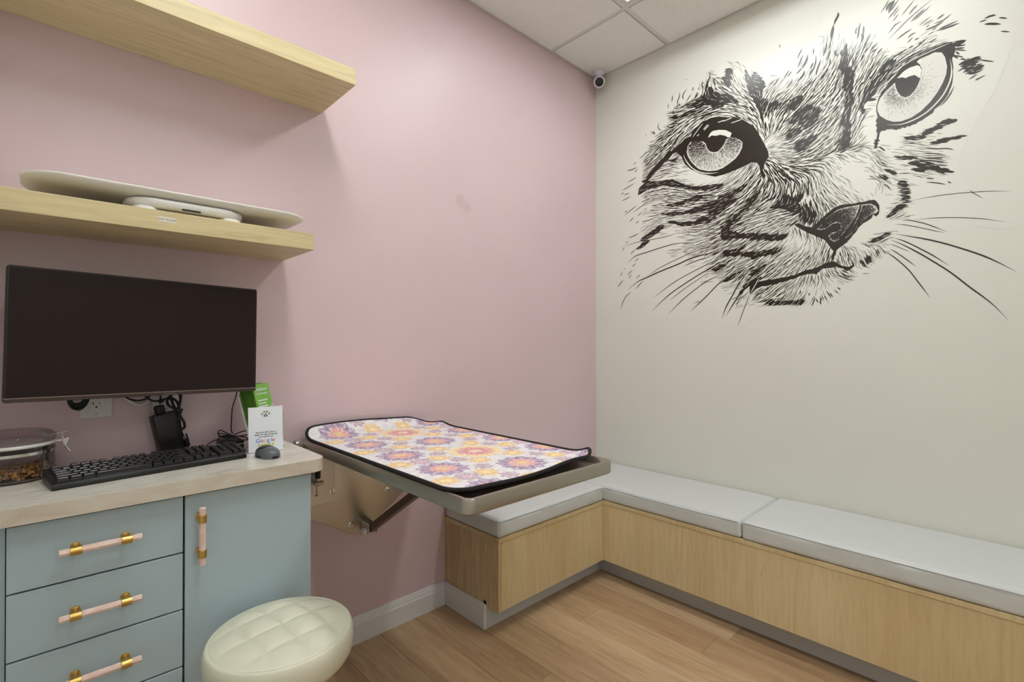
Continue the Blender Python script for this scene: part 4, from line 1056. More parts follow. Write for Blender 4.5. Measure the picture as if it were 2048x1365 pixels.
FUR_FIELD = [(537,2363,0,0.35),(609,2359,-5,0.4),(573,2316,6,0.4),(643,2300,7,0.45),(711,2297,-4,0.35),(776,2287,-23,0.3),(839,2278,-40,0.4),(839,2250,-36,0.4),(884,2213,-54,0.45),(899,2254,-62,0.45),(839,2338,-51,0.3),(824,2375,-58,0.25),(776,2384,-40,0.35),(499,2341,-10,0.35),(480,2291,6,0.4),(442,2261,18,0.4),(403,2230,13,0.3),(461,2230,28,0.45),(518,2258,28,0.45),(573,2265,32,0.35),(383,2189,23,0.3),(660,2264,33,0.5),(537,2439,78,0.02),(573,2446,59,0.03),(609,2446,59,0.04),(661,2454,79,0.1),(688,2460,79,0.22),(718,2445,-76,0.3),(744,2422,-51,0.4),(814,2411,-65,0.25),(423,2313,-18,0.0),(481,2417,78,0.0),(383,2308,-54,0.0),(343,2575,-21,0),(423,2438,-19,0),(839,2417,-73,0.03),(728,2477,-22,0),(644,2494,-21,0),(757,2472,-22,0),(537,2501,-21,0),(461,2354,-18,0),(442,2325,-18,0),(343,2284,-17,0),(342,2229,-16,0),(874,2303,-51,0.4),(874,2256,-43,0.35),(889,2204,-39,0.4),(933,2190,-73,0.45),(962,2195,80,0.5),(976,2236,56,0.5),(976,2281,49,0.4),(1004,2292,42,0.22),(1018,2177,50,0.5),(1004,2136,63,0.4),(1045,2241,36,0.55),(1024,2309,40,0.08),(1059,2339,42,0.05),(1032,2261,36,0.3),(1085,2256,36,0.3),(1124,2256,44,0.5),(1149,2275,44,0.5),(1111,2304,50,0.08),(1059,2301,43,0.06),(1098,2382,57,0.06),(1124,2371,63,0.08),(1157,2358,75,0.05),(1174,2336,70,0.08),(1199,2312,58,0.3),(1206,2379,75,0.15),(1223,2275,58,0.4),(1235,2228,59,0.45),(1199,2200,48,0.4),(1149,2204,38,0.45),(1234,2159,53,0.4),(1198,2144,43,0.45),(1234,2090,49,0.4),(1174,2096,35,0.55),(1098,2106,32,0.55),(1304,2189,65,0.45),(1304,2121,66,0.5),(1306,2053,60,0.45),(1304,2270,71,0.35),(1247,2293,65,0.5),(1018,2430,-23,0),(934,2481,-23,0),(1072,2378,-22,0),(1031,2119,38,0.35),(962,2378,-22,0),(1046,2448,-23,0),(1124,2443,-24,0),(1162,2299,58,0.05),(1230,2341,70,0.1),(1269,2299,81,0.8),(1319,2397,81,0.03),(1353,2382,59,0.1),(1341,2336,59,0.35),(1337,2285,59,0.35),(1374,2283,60,0.3),(1319,2252,71,0.25),(1363,2234,53,0.6),(1395,2248,47,0.6),(1426,2248,44,0.5),(1467,2244,25,0.4),(1506,2257,17,0.35),(1545,2265,18,0.3),(1487,2298,32,0.04),(1467,2345,23,0.03),(1427,2390,38,0.02),(1427,2442,59,0.02),(1467,2434,46,0.02),(1526,2348,19,0.05),(1563,2326,8,0.08),(1564,2363,32,0.03),(1600,2321,4,0.03),(1385,2357,-24,0),(1385,2436,-26,0),(1406,2321,39,0.02),(1274,2489,-26,0),(1330,2207,53,0.5),(1447,2303,-24,0.02),(1600,2381,-26,0),(1563,2289,-24,0),(1363,2419,-25,0),(1426,2287,-23,0.05),(322,2161,32,0.35),(280,2105,26,0.2),(246,2077,24,0.12),(203,2031,18,0.1),(267,2027,21,0.35),(224,1977,25,0.12),(375,2175,36,0.45),(423,2201,36,0.5),(399,2247,18,0.15),(450,2257,25,0.4),(507,2257,32,0.45),(544,2263,28,0.4),(580,2282,23,0.35),(488,2228,36,0.5),(310,2215,31,0.03),(268,2164,31,0.04),(351,2269,-17,0),(371,2306,-17,0),(225,2138,3,0.03),(507,2139,40,0.5),(488,2105,-11,0.4),(469,2086,-6,0.35),(507,2062,-23,0.12),(488,2036,-5,0.1),(544,2108,-24,0.3),(544,2056,-14,0.05),(598,2008,-14,0),(650,1979,18,0.02),(684,1971,30,0.02),(391,1977,-4,0.4),(469,1952,-17,0.3),(543,1936,-21,0.35),(597,1931,-17,0.35),(391,1941,-3,0.2),(330,1947,22,0.35),(488,1913,-12,0.25),(543,1912,-12,0.3),(267,1923,28,0.3),(350,1914,2,0.15),(430,1890,-7,0.2),(650,1905,-8,0.45),(701,1901,-1,0.4),(750,1906,8,0.35),(579,1860,-2,0.3),(701,1852,3,0.45),(650,1845,0,0.45),(750,1841,9,0.5),(163,2135,-14,0),(163,2059,-13,0),(430,2032,5,0.15),(960,2147,-77,0.4),(946,2121,-73,0.4),(1002,2145,63,0.4),(1002,2103,44,0.22),(1043,2105,38,0.4),(988,2077,24,0.1),(1016,2060,12,0.13),(1070,2067,32,0.45),(1122,2066,35,0.55),(1122,2023,19,0.5),(1043,2017,-5,0.28),(1016,2003,-16,0.2),(1096,1987,7,0.5),(1043,1966,-20,0.3),(1002,1983,-38,0.3),(1096,1946,2,0.5),(1147,1958,21,0.5),(1147,1915,-4,0.45),(1069,1924,-29,0.5),(1015,1944,-50,0.6),(988,1942,-65,0.65),(1029,1893,-57,0.7),(1069,1883,-50,0.6),(1121,1893,-34,0.45),(1147,1873,-66,0.45),(988,1897,-73,0.6),(945,1877,58,0.55),(916,1914,51,0.4),(901,1961,63,0.3),(857,1960,44,0.15),(810,1940,38,0.2),(872,1909,42,0.3),(826,1905,32,0.35),(901,1872,48,0.5),(959,1843,58,0.55),(1001,1864,-86,0.55),(1029,1842,80,0.55),(1069,1848,70,0.5),(1095,1827,-73,0.5),(1134,1833,85,0.4),(1146,1787,-82,0.4),(1069,1813,85,0.5),(871,1847,39,0.45),(916,1807,36,0.55),(959,1798,32,0.5),(841,1822,31,0.4),(794,1848,26,0.4),(762,1839,20,0.45),(714,1898,2,0.5),(680,1856,3,0.5),(680,1889,-8,0.45),(747,1955,24,0.03),(697,1967,7,0),(779,1915,19,0.25),(1047,2193,44,0.6),(1100,2132,38,0.75),(1060,2101,31,0.5),(1138,2062,35,0.45),(1099,2045,26,0.5),(1046,2055,0,0.3),(1033,2020,-16,0.2),(1099,2001,26,0.5),(1060,1974,-5,0.35),(1150,2001,31,0.4),(1188,2046,40,0.35),(1224,2091,49,0.35),(1200,2141,46,0.4),(1236,2031,54,0.3),(1247,1986,54,0.5),(1271,1993,66,0.65),(1282,2031,66,0.6),(1305,2010,60,0.3),(1305,2050,66,0.25),(1327,2070,66,0.35),(1316,2114,71,0.3),(1271,2075,65,0.55),(1212,1997,41,0.35),(1200,1959,28,0.4),(1125,1951,8,0.4),(1175,1951,14,0.4),(1259,1947,22,0.5),(1305,1945,8,0.4),(1327,1976,55,0.15),(1270,1928,-52,0.2),(1298,1917,-52,0.15),(1235,1926,-48,0.22),(1212,1913,-43,0.22),(1175,1915,-34,0.33),(1235,1893,-59,0.08),(1199,1889,-55,0.18),(1150,1901,-25,0.4),(1099,1906,-29,0.5),(1073,1921,-33,0.5),(1046,1884,-49,0.75),(1086,1860,-61,0.6),(1125,1865,-77,0.35),(1150,1844,-82,0.35),(1175,1853,-78,0.3),(1211,1849,-62,0.1),(1247,1821,-55,0.1),(1282,1813,-59,0.06),(1293,1878,-15,0),(1338,1866,-15,0),(1270,1857,-14,0),(1349,1996,-17,0),(1349,2049,-18,0),(1360,1913,-53,0.12),(1381,1894,-45,0.28),(1370,1871,-56,0.08),(1402,1875,-49,0.3),(1396,1804,-52,0.4),(1413,1898,-16,0),(1338,1800,-13,0),(1402,1771,-56,0.04),(1364,1952,-17,0),(1345,2104,-19,0.05),(1356,2021,-18,0),(1406,1952,-17,0),(1416,1871,-15,0),(1374,1903,-49,0.3),(1384,1879,-53,0.35),(1365,1871,-64,0.15),(1374,1843,-60,0.15),(1395,1856,-31,0.45),(1407,1782,-52,0.08),(1422,1805,-35,0.2),(1446,1811,-8,0.06),(1477,1918,-16,0.35),(1496,1902,-22,0.12),(1525,1883,-22,0.15),(1477,1897,-27,0.08),(1496,1874,-22,0.2),(1447,1888,-27,0.15),(1535,1848,-21,0.15),(1535,1834,-24,0.3),(1572,1819,-24,0.12),(1554,1873,-20,0.08),(1554,1917,-11,0.1),(1496,1794,-26,0.2),(1535,1789,-28,0.2),(1572,1780,-31,0.1),(1486,1784,-31,0.06),(1467,1832,-2,0.15),(1534,1764,-14,0),(1534,1740,-13,0),(1608,1843,-16,0),(1608,1915,-17,0),(1456,1758,-22,0.3),(1462,1718,-22,0.3),(1436,1763,-13,0),(1486,1726,-13,0),(1415,1741,-13,0),(1452,1685,-5,0.3),(1599,1797,-15,0),(1590,1884,-16,0),(1437,1917,-16,0),(1437,1981,-18,0),(1535,1987,-18,0),(1591,1932,-18,0),(1487,1965,-18,0),(309,1924,7,0.12),(246,1923,28,0.28),(391,1908,-7,0.1),(469,1878,-7,0.3),(543,1876,-2,0.4),(579,1848,-4,0.3),(650,1854,-2,0.4),(430,1857,-7,0.12),(506,1846,-6,0.28),(350,1829,8,0.03),(288,1859,41,0.01),(506,1814,-6,0.12),(579,1801,-3,0.2),(632,1801,1,0.3),(309,1800,24,0.08),(288,1767,19,0.12),(350,1782,24,0.15),(410,1793,14,0.2),(468,1776,-1,0.18),(487,1748,-5,0.01),(543,1753,-5,0.12),(597,1740,-2,0.28),(667,1728,2,0.33),(649,1708,2,0.22),(579,1699,-1,0.1),(615,1673,1,0.18),(683,1669,11,0.25),(717,1713,16,0.35),(750,1740,27,0.4),(750,1772,27,0.3),(782,1798,23,0.35),(766,1714,22,0.6),(798,1747,40,0.6),(749,1659,17,0.35),(649,1641,4,0.33),(524,1631,7,0.15),(597,1628,7,0.18),(683,1610,21,0.28),(733,1613,21,0.35),(781,1622,24,0.45),(749,1572,24,0.28),(700,1568,24,0.1),(781,1542,27,0.4),(733,1532,27,0.35),(797,1492,28,0.4),(749,1488,29,0.15),(781,1446,29,0.15),(649,1574,18,0.02),(543,1588,-7,0),(430,1637,-8,0),(430,1566,-7,0),(614,1495,-6,0),(390,1714,-9,0),(246,1699,25,0.03),(202,1724,30,0.01),(288,1619,37,0.0),(245,1550,49,0.0),(180,1538,48,0.0),(309,1543,-6,0),(180,1822,-10,0),(468,1695,-9,0),(525,1666,-8,0),(180,1917,-11,0),(795,1924,25,0.3),(887,1903,45,0.4),(887,1872,39,0.45),(826,1854,26,0.35),(747,1871,14,0.4),(730,1809,11,0.4),(779,1800,21,0.35),(730,1761,8,0.35),(747,1719,5,0.35),(795,1733,11,0.45),(857,1750,16,0.4),(916,1739,13,0.3),(959,1749,9,0.25),(945,1706,14,0.25),(887,1701,14,0.35),(841,1696,9,0.4),(988,1714,9,0.35),(1029,1730,2,0.4),(1029,1691,12,0.35),(973,1671,22,0.25),(916,1671,21,0.3),(1015,1655,31,0.25),(1042,1668,37,0.25),(1056,1707,6,0.4),(1069,1722,12,0.5),(931,1831,44,0.55),(960,1870,64,0.5),(916,1788,34,0.5),(960,1795,34,0.4),(1002,1831,64,0.55),(1029,1860,-81,0.5),(1056,1833,80,0.55),(1096,1824,76,0.45),(1096,1792,70,0.55),(1121,1761,-73,0.6),(1134,1787,85,0.35),(1147,1827,-86,0.3),(1172,1793,-70,0.35),(1184,1748,-66,0.35),(1159,1725,-73,0.5),(1121,1732,-77,0.75),(1134,1698,76,0.65),(1108,1691,71,0.55),(1082,1696,37,0.4),(1147,1670,71,0.5),(1184,1720,-74,0.5),(1196,1816,-58,0.2),(730,1663,12,0.35),(730,1631,18,0.35),(794,1631,26,0.35),(856,1625,30,0.3),(916,1616,30,0.3),(973,1608,34,0.25),(1015,1607,37,0.15),(1056,1601,49,0.04),(1095,1592,61,0.01),(1082,1650,-77,0.3),(1108,1619,-73,0.25),(1069,1626,60,0.12),(1146,1599,-73,0.25),(1171,1581,-73,0.3),(1134,1572,56,0.02),(1159,1555,61,0.03),(1029,1579,38,0.25),(1069,1558,44,0.2),(1082,1542,44,0.25),(1134,1535,56,0.35),(1171,1533,67,0.2),(1196,1563,72,0.35),(886,1593,27,0.35),(730,1598,18,0.4),(746,1563,22,0.3),(810,1546,25,0.3),(886,1534,29,0.3),(959,1543,32,0.3),(1015,1545,32,0.3),(1001,1517,36,0.25),(1055,1516,39,0.3),(1121,1511,48,0.35),(1159,1498,61,0.3),(916,1505,32,0.4),(1082,1484,45,0.3),(1196,1507,74,0.35),(1199,1773,-54,0.2),(1247,1763,-50,0.13),(1293,1739,-49,0.13),(1223,1740,-56,0.3),(1270,1736,-46,0.25),(1315,1734,-55,0.2),(1348,1735,-59,0.08),(1247,1804,-51,0.1),(1199,1815,-62,0.25),(1175,1778,-70,0.35),(1187,1733,-66,0.4),(1293,1780,-55,0.04),(1327,1759,-13,0),(1338,1783,-13,0),(1381,1747,72,0.02),(1396,1761,77,0.3),(1337,1610,-10,0),(1380,1629,-10,0),(1337,1583,-9,0),(1292,1550,-8,0),(1258,1519,-78,0.4),(1281,1524,-66,0.35),(1246,1501,-82,0.4),(1269,1485,-75,0.4),(1304,1521,-62,0.12),(1315,1493,-74,0.15),(1337,1495,-70,0.3),(1337,1530,-54,0.04),(1380,1519,-58,0.2),(1369,1499,-66,0.2),(1211,1533,72,0.35),(1186,1523,67,0.3),(1198,1499,76,0.35),(1391,1561,23,0.3),(1359,1558,16,0.25),(1412,1579,29,0.3),(1380,1484,-7,0),(1422,1531,-8,0),(1422,1660,34,0.3),(1439,1669,34,0.3),(1422,1608,-10,0),(1402,1677,-11,0),(1402,1716,-12,0),(779,1620,24,0.3),(973,1547,35,0.25),(1001,1520,36,0.25),(916,1530,32,0.3),(825,1541,25,0.25),(762,1558,22,0.2),(1028,1487,36,0.3),(1082,1504,41,0.3),(1133,1512,53,0.3),(973,1478,36,0.4),(856,1478,32,0.4),(825,1449,32,0.3),(794,1433,26,0.15),(810,1410,32,0.02),(746,1431,-5,0),(762,1381,-4,0),(841,1454,48,0.4),(959,1395,37,0.4),(1001,1397,39,0.35),(1042,1406,45,0.35),(1082,1417,56,0.35),(1121,1428,66,0.35),(1158,1424,-81,0.35),(1188,1433,-65,0.35),(930,1369,37,0.4),(987,1365,40,0.35),(1028,1371,45,0.3),(1068,1380,56,0.2),(959,1343,34,0.4),(1001,1349,38,0.4),(973,1309,27,0.3),(1014,1304,30,0.3),(1055,1308,36,0.25),(1094,1314,47,0.25),(1081,1344,57,0.25),(1120,1347,62,0.04),(1108,1386,71,0.04),(1146,1374,72,0.02),(1138,1326,62,0.12),(1163,1330,-73,0.1),(1183,1352,-64,0.06),(944,1301,-3,0),(987,1281,-2,0),(886,1357,44,0.06),(871,1389,44,0.12),(915,1324,-3,0),(730,1478,-6,0.02),(1055,1290,-3,0),(1120,1299,-3,0),(1211,1517,74,0.35),(1187,1506,67,0.3),(1270,1509,-78,0.35),(1293,1485,-74,0.35),(1315,1482,-75,0.2),(1344,1489,-70,0.25),(1304,1524,-62,0.12),(1359,1506,-66,0.1),(1378,1514,-70,0.2),(1326,1529,-45,0.04),(1186,1433,-69,0.35),(1215,1438,-60,0.35),(1246,1449,-48,0.4),(1269,1433,-36,0.3),(1258,1423,-33,0.12),(1211,1419,-56,0.08),(1246,1383,-47,0.12),(1222,1363,-56,0.08),(1198,1345,-60,0.06),(1174,1394,72,0.04),(1149,1382,62,0.02),(1234,1403,-5,0),(1281,1385,-5,0),(1258,1346,-4,0),(1137,1426,71,0.3),(1111,1342,46,0.3),(1149,1340,62,0.12),(1174,1338,81,0.06),(1326,1448,-6,0),(1186,1309,-3,0),(1391,1480,-7,0),(1484,1778,-14,0),(1484,1702,-12,0),(1484,1663,-11,0),(1483,1595,-10,0),(1483,1539,-9,0),(1483,1483,-7,0),(1483,1426,-6,0),(1483,1370,-5,0),(1548,1762,-14,0),(1548,1688,-12,0),(1548,1650,-11,0),(1548,1584,-10,0),(1548,1529,-9,0),(1547,1474,-7,0),(1547,1419,-6,0),(1547,1365,-5,0),(1609,1748,-14,0),(1609,1675,-12,0),(1609,1638,-11,0),(1609,1573,-10,0),(1609,1520,-9,0),(1609,1466,-7,0),(1608,1413,-6,0),(1608,1359,-5,0),(1668,1733,-14,0),(1667,1663,-12,0),(1667,1626,-11,0),(1667,1563,-10,0),(1667,1511,-9,0),(1667,1459,-7,0),(1667,1407,-6,0),(1666,1354,-5,0),(1723,1720,-14,0),(1723,1651,-12,0),(1723,1615,-11,0),(1723,1554,-10,0),(1723,1503,-9,0),(1722,1452,-7,0),(1722,1401,-6,0),(1722,1350,-5,0),(1776,1707,-14,0),(1776,1640,-12,0),(1776,1605,-11,0),(1776,1545,-10,0),(1776,1495,-9,0),(1775,1445,-7,0),(1775,1395,-6,0),(1775,1345,-5,0),(1450,1601,-27,0),(1439,1568,-32,0),(1643,2339,0,0),(1643,2204,4,0),(1675,2345,0,0),(1722,2308,1,0),(1752,2242,3,0),(1722,2191,4,0),(1642,2124,5,0),(1690,2052,7,0),(1658,2019,8,0),(1721,1953,10,0),(1626,2054,7,0),(1674,1925,10,0),(1658,1841,12,0),(1721,1802,13,0),(1618,1943,10,0),(1652,2191,4,0),(1558,2399,-1,0),(1523,2435,-2,0),(1626,2302,1,0),(1426,1477,-7,0),(1406,1406,-6,0),(1483,1422,-6,0),(1325,1388,-5,0),(1482,1327,-4,0),(1555,1415,-6,0),(1346,1562,-9,0),(1407,1597,-10,0),(1367,1633,-10,0),(1427,1720,-12,0),(1446,1837,-15,0),(1407,1822,-14,0),(1520,1723,-13,0),(1591,1753,-14,0)]
FUR_PATCH = [(0.97,[(310,2025),(343,2032),(399,2025),(446,2018),(488,2011),(529,1987),(565,1965),(615,1950),(677,1939),(724,1932),(756,1926),(737,1915),(684,1924),(633,1933),(580,1948),(525,1975),(488,1980),(450,1999),(407,2002),(375,1995),(342,1995),(309,1981),(286,1975),(293,2010)]),(0.95,[(476,1884),(525,1885),(572,1888),(608,1894),(632,1898),(657,1889),(650,1882),(615,1879),(572,1875),(529,1872),(488,1875)]),(0.97,[(422,1850),(469,1841),(525,1835),(579,1830),(615,1835),(667,1838),(694,1845),(717,1857),(737,1849),(710,1832),(677,1822),(632,1821),(597,1819),(543,1823),(487,1831)]),(0.95,[(445,1803),(499,1790),(561,1775),(608,1770),(650,1776),(690,1782),(710,1788),(737,1814),(766,1824),(795,1837),(820,1851),(820,1832),(788,1813),(750,1795),(724,1784),(707,1767),(677,1756),(632,1754),(579,1757),(525,1771)]),(0.9,[(746,1874),(791,1877),(823,1883),(853,1898),(869,1893),(853,1879),(829,1869),(798,1866),(756,1863)]),(1,[(297,1719),(330,1738),(366,1754),(398,1767),(430,1783),(445,1776),(422,1759),(390,1743),(366,1729),(342,1718)]),(1,[(271,1677),(301,1695),(326,1709),(346,1706),(334,1690),(309,1675),(288,1671)]),(1,[(759,1691),(782,1690),(810,1679),(841,1665),(868,1664),(901,1658),(939,1646),(973,1644),(1001,1636),(1042,1627),(1023,1621),(987,1623),(945,1633),(916,1634),(886,1648),(841,1655),(810,1654),(782,1652),(766,1670)]),(0.72,[(763,1690),(771,1718),(792,1746),(817,1767),(848,1786),(872,1813),(893,1836),(911,1857),(928,1850),(911,1823),(887,1797),(863,1774),(832,1755),(807,1734),(791,1711),(785,1687)]),(1,[(769,1593),(801,1595),(832,1597),(853,1607),(847,1595),(826,1582),(850,1576),(886,1574),(916,1573),(959,1570),(987,1575),(1012,1575),(1018,1562),(973,1559),(939,1558),(910,1546),(898,1557),(856,1572),(819,1573),(778,1582)]),(0.96,[(988,1774),(1002,1795),(1029,1804),(1056,1798),(1083,1778),(1103,1756),(1114,1737),(1108,1720),(1082,1728),(1056,1742),(1043,1757),(1035,1769),(1015,1759),(999,1759)]),(0.85,[(1103,1756),(1129,1739),(1159,1694),(1149,1673),(1121,1683),(1108,1715)]),(0.8,[(697,1855),(737,1850),(779,1861),(804,1865),(814,1844),(779,1819),(737,1798),(697,1770)]),(1,[(720,1524),(746,1529),(772,1533),(756,1517),(730,1510)]),(0.95,[(889,1484),(916,1496),(945,1508),(953,1500),(933,1485),(910,1475),(895,1474)]),(0.95,[(762,1458),(794,1471),(825,1484),(853,1495),(838,1476),(807,1464),(781,1453)]),(1,[(865,1424),(892,1440),(927,1449),(933,1445),(910,1432),(886,1422),(868,1408),(847,1388),(844,1394)]),(0.62,[(944,1353),(1001,1334),(1055,1334),(1113,1336),(1115,1322),(1068,1310),(1028,1312),(987,1323)]),(0.96,[(872,2435),(884,2405),(904,2385),(916,2417),(931,2387),(942,2358),(948,2325),(942,2294),(962,2256),(968,2233),(945,2223),(925,2245),(913,2274),(892,2312),(887,2342),(878,2377)]),(0.96,[(1254,2364),(1270,2379),(1277,2335),(1275,2295),(1293,2261),(1293,2223),(1290,2191),(1279,2176),(1270,2201),(1258,2219),(1265,2244),(1268,2271),(1254,2296),(1249,2319),(1261,2342)]),(0.85,[(1270,2180),(1288,2170),(1297,2134),(1288,2110),(1274,2091),(1265,2058),(1253,2070),(1269,2117),(1279,2141)]),(0.75,[(1267,2159),(1292,2150),(1289,2118),(1280,2072),(1285,2022),(1280,1985),(1271,1955),(1247,1962),(1261,2007),(1269,2043),(1262,2078),(1271,2116)]),(0.97,[(1056,2235),(1114,2225),(1098,2205),(1085,2183),(1066,2198)]),(0.85,[(971,2238),(1001,2242),(1023,2228),(1007,2213),(982,2216)]),(0.88,[(1124,2184),(1147,2176),(1144,2154),(1174,2138),(1161,2108),(1136,2085),(1113,2107),(1098,2135),(1072,2121),(1066,2146),(1098,2164)]),(0.92,[(1118,2149),(1146,2168),(1176,2138),(1161,2109),(1130,2093),(1115,2118)]),(0.8,[(1052,2094),(1081,2097),(1107,2077),(1081,2062),(1055,2070)]),(0.72,[(1086,2034),(1130,2047),(1165,2036),(1130,2001),(1104,1985)]),(0.96,[(616,2424),(644,2400),(678,2401),(708,2422),(721,2391),(757,2375),(808,2337),(839,2313),(808,2311),(764,2327),(754,2308),(731,2309),(705,2338),(671,2350),(643,2380)]),(0.96,[(762,2457),(777,2429),(786,2470),(796,2479),(797,2417),(792,2394),(773,2414)]),(0.7,[(584,2381),(626,2369),(661,2347),(630,2348),(587,2366)]),(0.75,[(492,2354),(522,2340),(573,2340),(623,2337),(594,2330),(536,2329),(499,2337)]),(0.95,[(1340,2178),(1359,2197),(1385,2213),(1410,2219),(1412,2205),(1391,2185),(1372,2166),(1357,2140),(1344,2107),(1333,2079),(1328,2099),(1337,2136)]),(0.8,[(1384,2239),(1401,2256),(1426,2256),(1430,2243),(1405,2233),(1389,2221)]),(1,[(1465,1939),(1485,1943),(1508,1933),(1531,1944),(1554,1954),(1572,1965),(1587,1975),(1605,1964),(1587,1955),(1569,1949),(1546,1944),(1531,1939),(1504,1924),(1485,1928)]),(1,[(1542,1896),(1563,1899),(1581,1901),(1599,1902),(1630,1899),(1599,1896),(1578,1893),(1557,1891)]),(1,[(1479,1841),(1516,1834),(1538,1825),(1553,1811),(1576,1793),(1597,1776),(1568,1788),(1546,1799),(1525,1806),(1508,1818),(1496,1826)]),(1,[(1480,1813),(1496,1816),(1516,1806),(1521,1800),(1496,1804)]),(0.9,[(1434,1876),(1465,1870),(1487,1862),(1485,1852),(1465,1855)]),(0.96,[(1399,1842),(1412,1836),(1426,1819),(1432,1807),(1416,1822)]),(0.96,[(1388,1813),(1403,1807),(1401,1792),(1393,1799)]),(0.9,[(1450,1777),(1458,1775),(1468,1755),(1462,1749),(1452,1759)]),(0.55,[(1450,1749),(1468,1745),(1474,1703),(1470,1689),(1458,1699),(1454,1725)]),(0.95,[(1422,1652),(1412,1651),(1427,1669),(1445,1681),(1463,1682),(1453,1669),(1437,1657)]),(1,[(1354,1562),(1367,1568),(1393,1574),(1410,1584),(1420,1585),(1406,1572),(1384,1560),(1365,1557)]),(1,[(1600,2248),(1610,2248),(1623,2240),(1623,2228),(1610,2231)]),(0.95,[(1629,2165),(1646,2172),(1667,2163),(1660,2145),(1675,2131),(1675,2115),(1663,2108),(1644,2130),(1634,2148)]),(0.6,[(1322,1470),(1344,1492),(1355,1498),(1357,1487),(1339,1474),(1328,1464)])]
SOLID = {'eye_left':[(453.4,2163.8),(506.6,2185.4),(550.9,2203.4),(594.1,2214.2),(618.9,2240.4),(663.9,2266.0),(701.1,2272.0),(743.9,2265.8),(785.7,2247.0),(823.4,2236.0),(857.1,2212.2),(884.2,2186.1),(904.9,2167.0),(922.5,2138.3),(932.6,2113.7),(948.4,2080.1),(962.6,2045.6),(971.0,2021.9),(972.4,2003.4),(959.6,1988.7),(952.4,1972.4),(946.6,1949.6),(959.4,1919.0),(948.0,1906.6),(936.5,1933.8),(930.8,1972.0),(919.2,1990.4),(895.7,1998.2),(871.7,1990.6),(841.3,1984.4),(804.1,1978.1),(772.4,1973.3),(723.7,1973.3),(680.3,1992.9),(646.2,2009.1),(632.7,2018.2),(601.2,2039.7),(565.5,2077.9),(547.4,2120.5),(518.0,2152.9),(499.3,2149.5),(476.6,2129.5),(446.0,2113.1),(426.5,2095.2),(406.9,2084.2),(379.0,2066.1),(350.7,2040.5),(322.0,2036.4),(309.6,2050.3),(338.5,2054.3),(350.7,2076.7),(387.0,2107.2),(414.8,2128.5),(446.0,2148.5),(469.1,2166.7),(503.1,2174.5),(529.2,2196.4),(565.7,2211.3)],'eye_right':[(1374.0,2096.4),(1373.5,2075.5),(1377.1,2050.6),(1371.7,2036.6),(1375.9,2024.6),(1370.6,2021.1),(1376.3,2006.1),(1376.2,2007.9),(1373.0,1998.4),(1376.6,1984.1),(1372.9,1964.2),(1366.4,1960.8),(1369.6,1953.3),(1363.2,1948.6),(1369.6,1942.7),(1364.2,1937.7),(1370.7,1934.5),(1361.0,1930.2),(1376.0,1925.9),(1375.0,1937.2),(1380.3,1943.5),(1376.5,1952.5),(1385.7,1953.0),(1380.4,1961.9),(1382.5,1971.7),(1384.7,1984.2),(1389.0,1990.7),(1403.7,1988.7),(1405.8,1992.0),(1422.4,1987.5),(1436.8,1979.6),(1442.9,1981.5),(1451.0,1980.2),(1453.0,1983.9),(1465.1,1979.6),(1469.1,1983.9),(1479.0,1980.7),(1484.9,1984.6),(1496.7,1984.6),(1500.6,1989.6),(1514.2,1992.7),(1533.0,2003.4),(1546.2,2010.0),(1550.0,2022.3),(1563.1,2030.0),(1576.0,2043.8),(1588.9,2064.6),(1597.1,2090.6),(1599.8,2099.2),(1601.7,2122.6),(1602.2,2161.1),(1600.1,2190.9),(1604.7,2201.1),(1609.2,2218.4),(1604.8,2242.0),(1600.3,2250.8),(1580.4,2257.7),(1561.9,2254.8),(1526.2,2247.0),(1495.2,2237.6),(1467.5,2232.8),(1449.3,2213.4),(1434.0,2193.9),(1412.2,2168.7),(1391.2,2145.3),(1379.4,2120.8)],'nose':[(1074.9,1674.3),(1088.0,1679.2),(1106.2,1668.8),(1129.2,1655.6),(1144.4,1652.1),(1164.4,1665.6),(1184.2,1684.6),(1208.6,1705.2),(1230.1,1720.4),(1258.3,1725.7),(1292.8,1722.7),(1326.4,1722.5),(1352.8,1723.1),(1365.7,1724.0),(1378.6,1707.7),(1383.2,1685.7),(1378.8,1663.0),(1369.8,1655.5),(1362.3,1666.1),(1359.1,1650.9),(1343.8,1643.1),(1328.4,1635.2),(1315.0,1621.4),(1303.8,1601.8),(1287.9,1585.4),(1271.8,1566.1),(1255.5,1554.8),(1246.2,1545.2),(1236.7,1538.2),(1232.0,1525.0),(1228.4,1508.9),(1222.4,1493.0),(1216.4,1507.6),(1223.7,1537.2),(1213.0,1555.4),(1203.4,1573.5),(1188.9,1592.5),(1164.3,1607.6),(1144.3,1619.3),(1119.0,1637.8),(1098.4,1654.2)],'mouth':[(1210.8,1492.2),(1229.9,1492.7),(1242.8,1480.9),(1258.0,1469.5),(1276.5,1464.2),(1292.5,1469.7),(1300.4,1466.1),(1287.9,1455.3),(1274.1,1448.6),(1258.0,1460.0),(1234.6,1468.9),(1210.7,1468.0),(1186.5,1467.9),(1171.7,1456.8),(1161.8,1442.3),(1146.8,1450.9),(1121.4,1447.8),(1098.3,1444.9),(1085.2,1436.9),(1058.8,1431.8),(1028.2,1424.6),(986.9,1416.4),(944.4,1412.4),(921.2,1405.2),(909.5,1398.4),(897.7,1387.0),(887.3,1377.0),(885.9,1400.3),(885.9,1422.0),(915.5,1434.8),(958.8,1440.0),(1000.9,1442.0),(1041.8,1447.0),(1081.7,1451.8),(1107.8,1463.6),(1133.4,1469.4),(1163.5,1474.6),(1183.3,1483.7),(1197.9,1490.4)]}
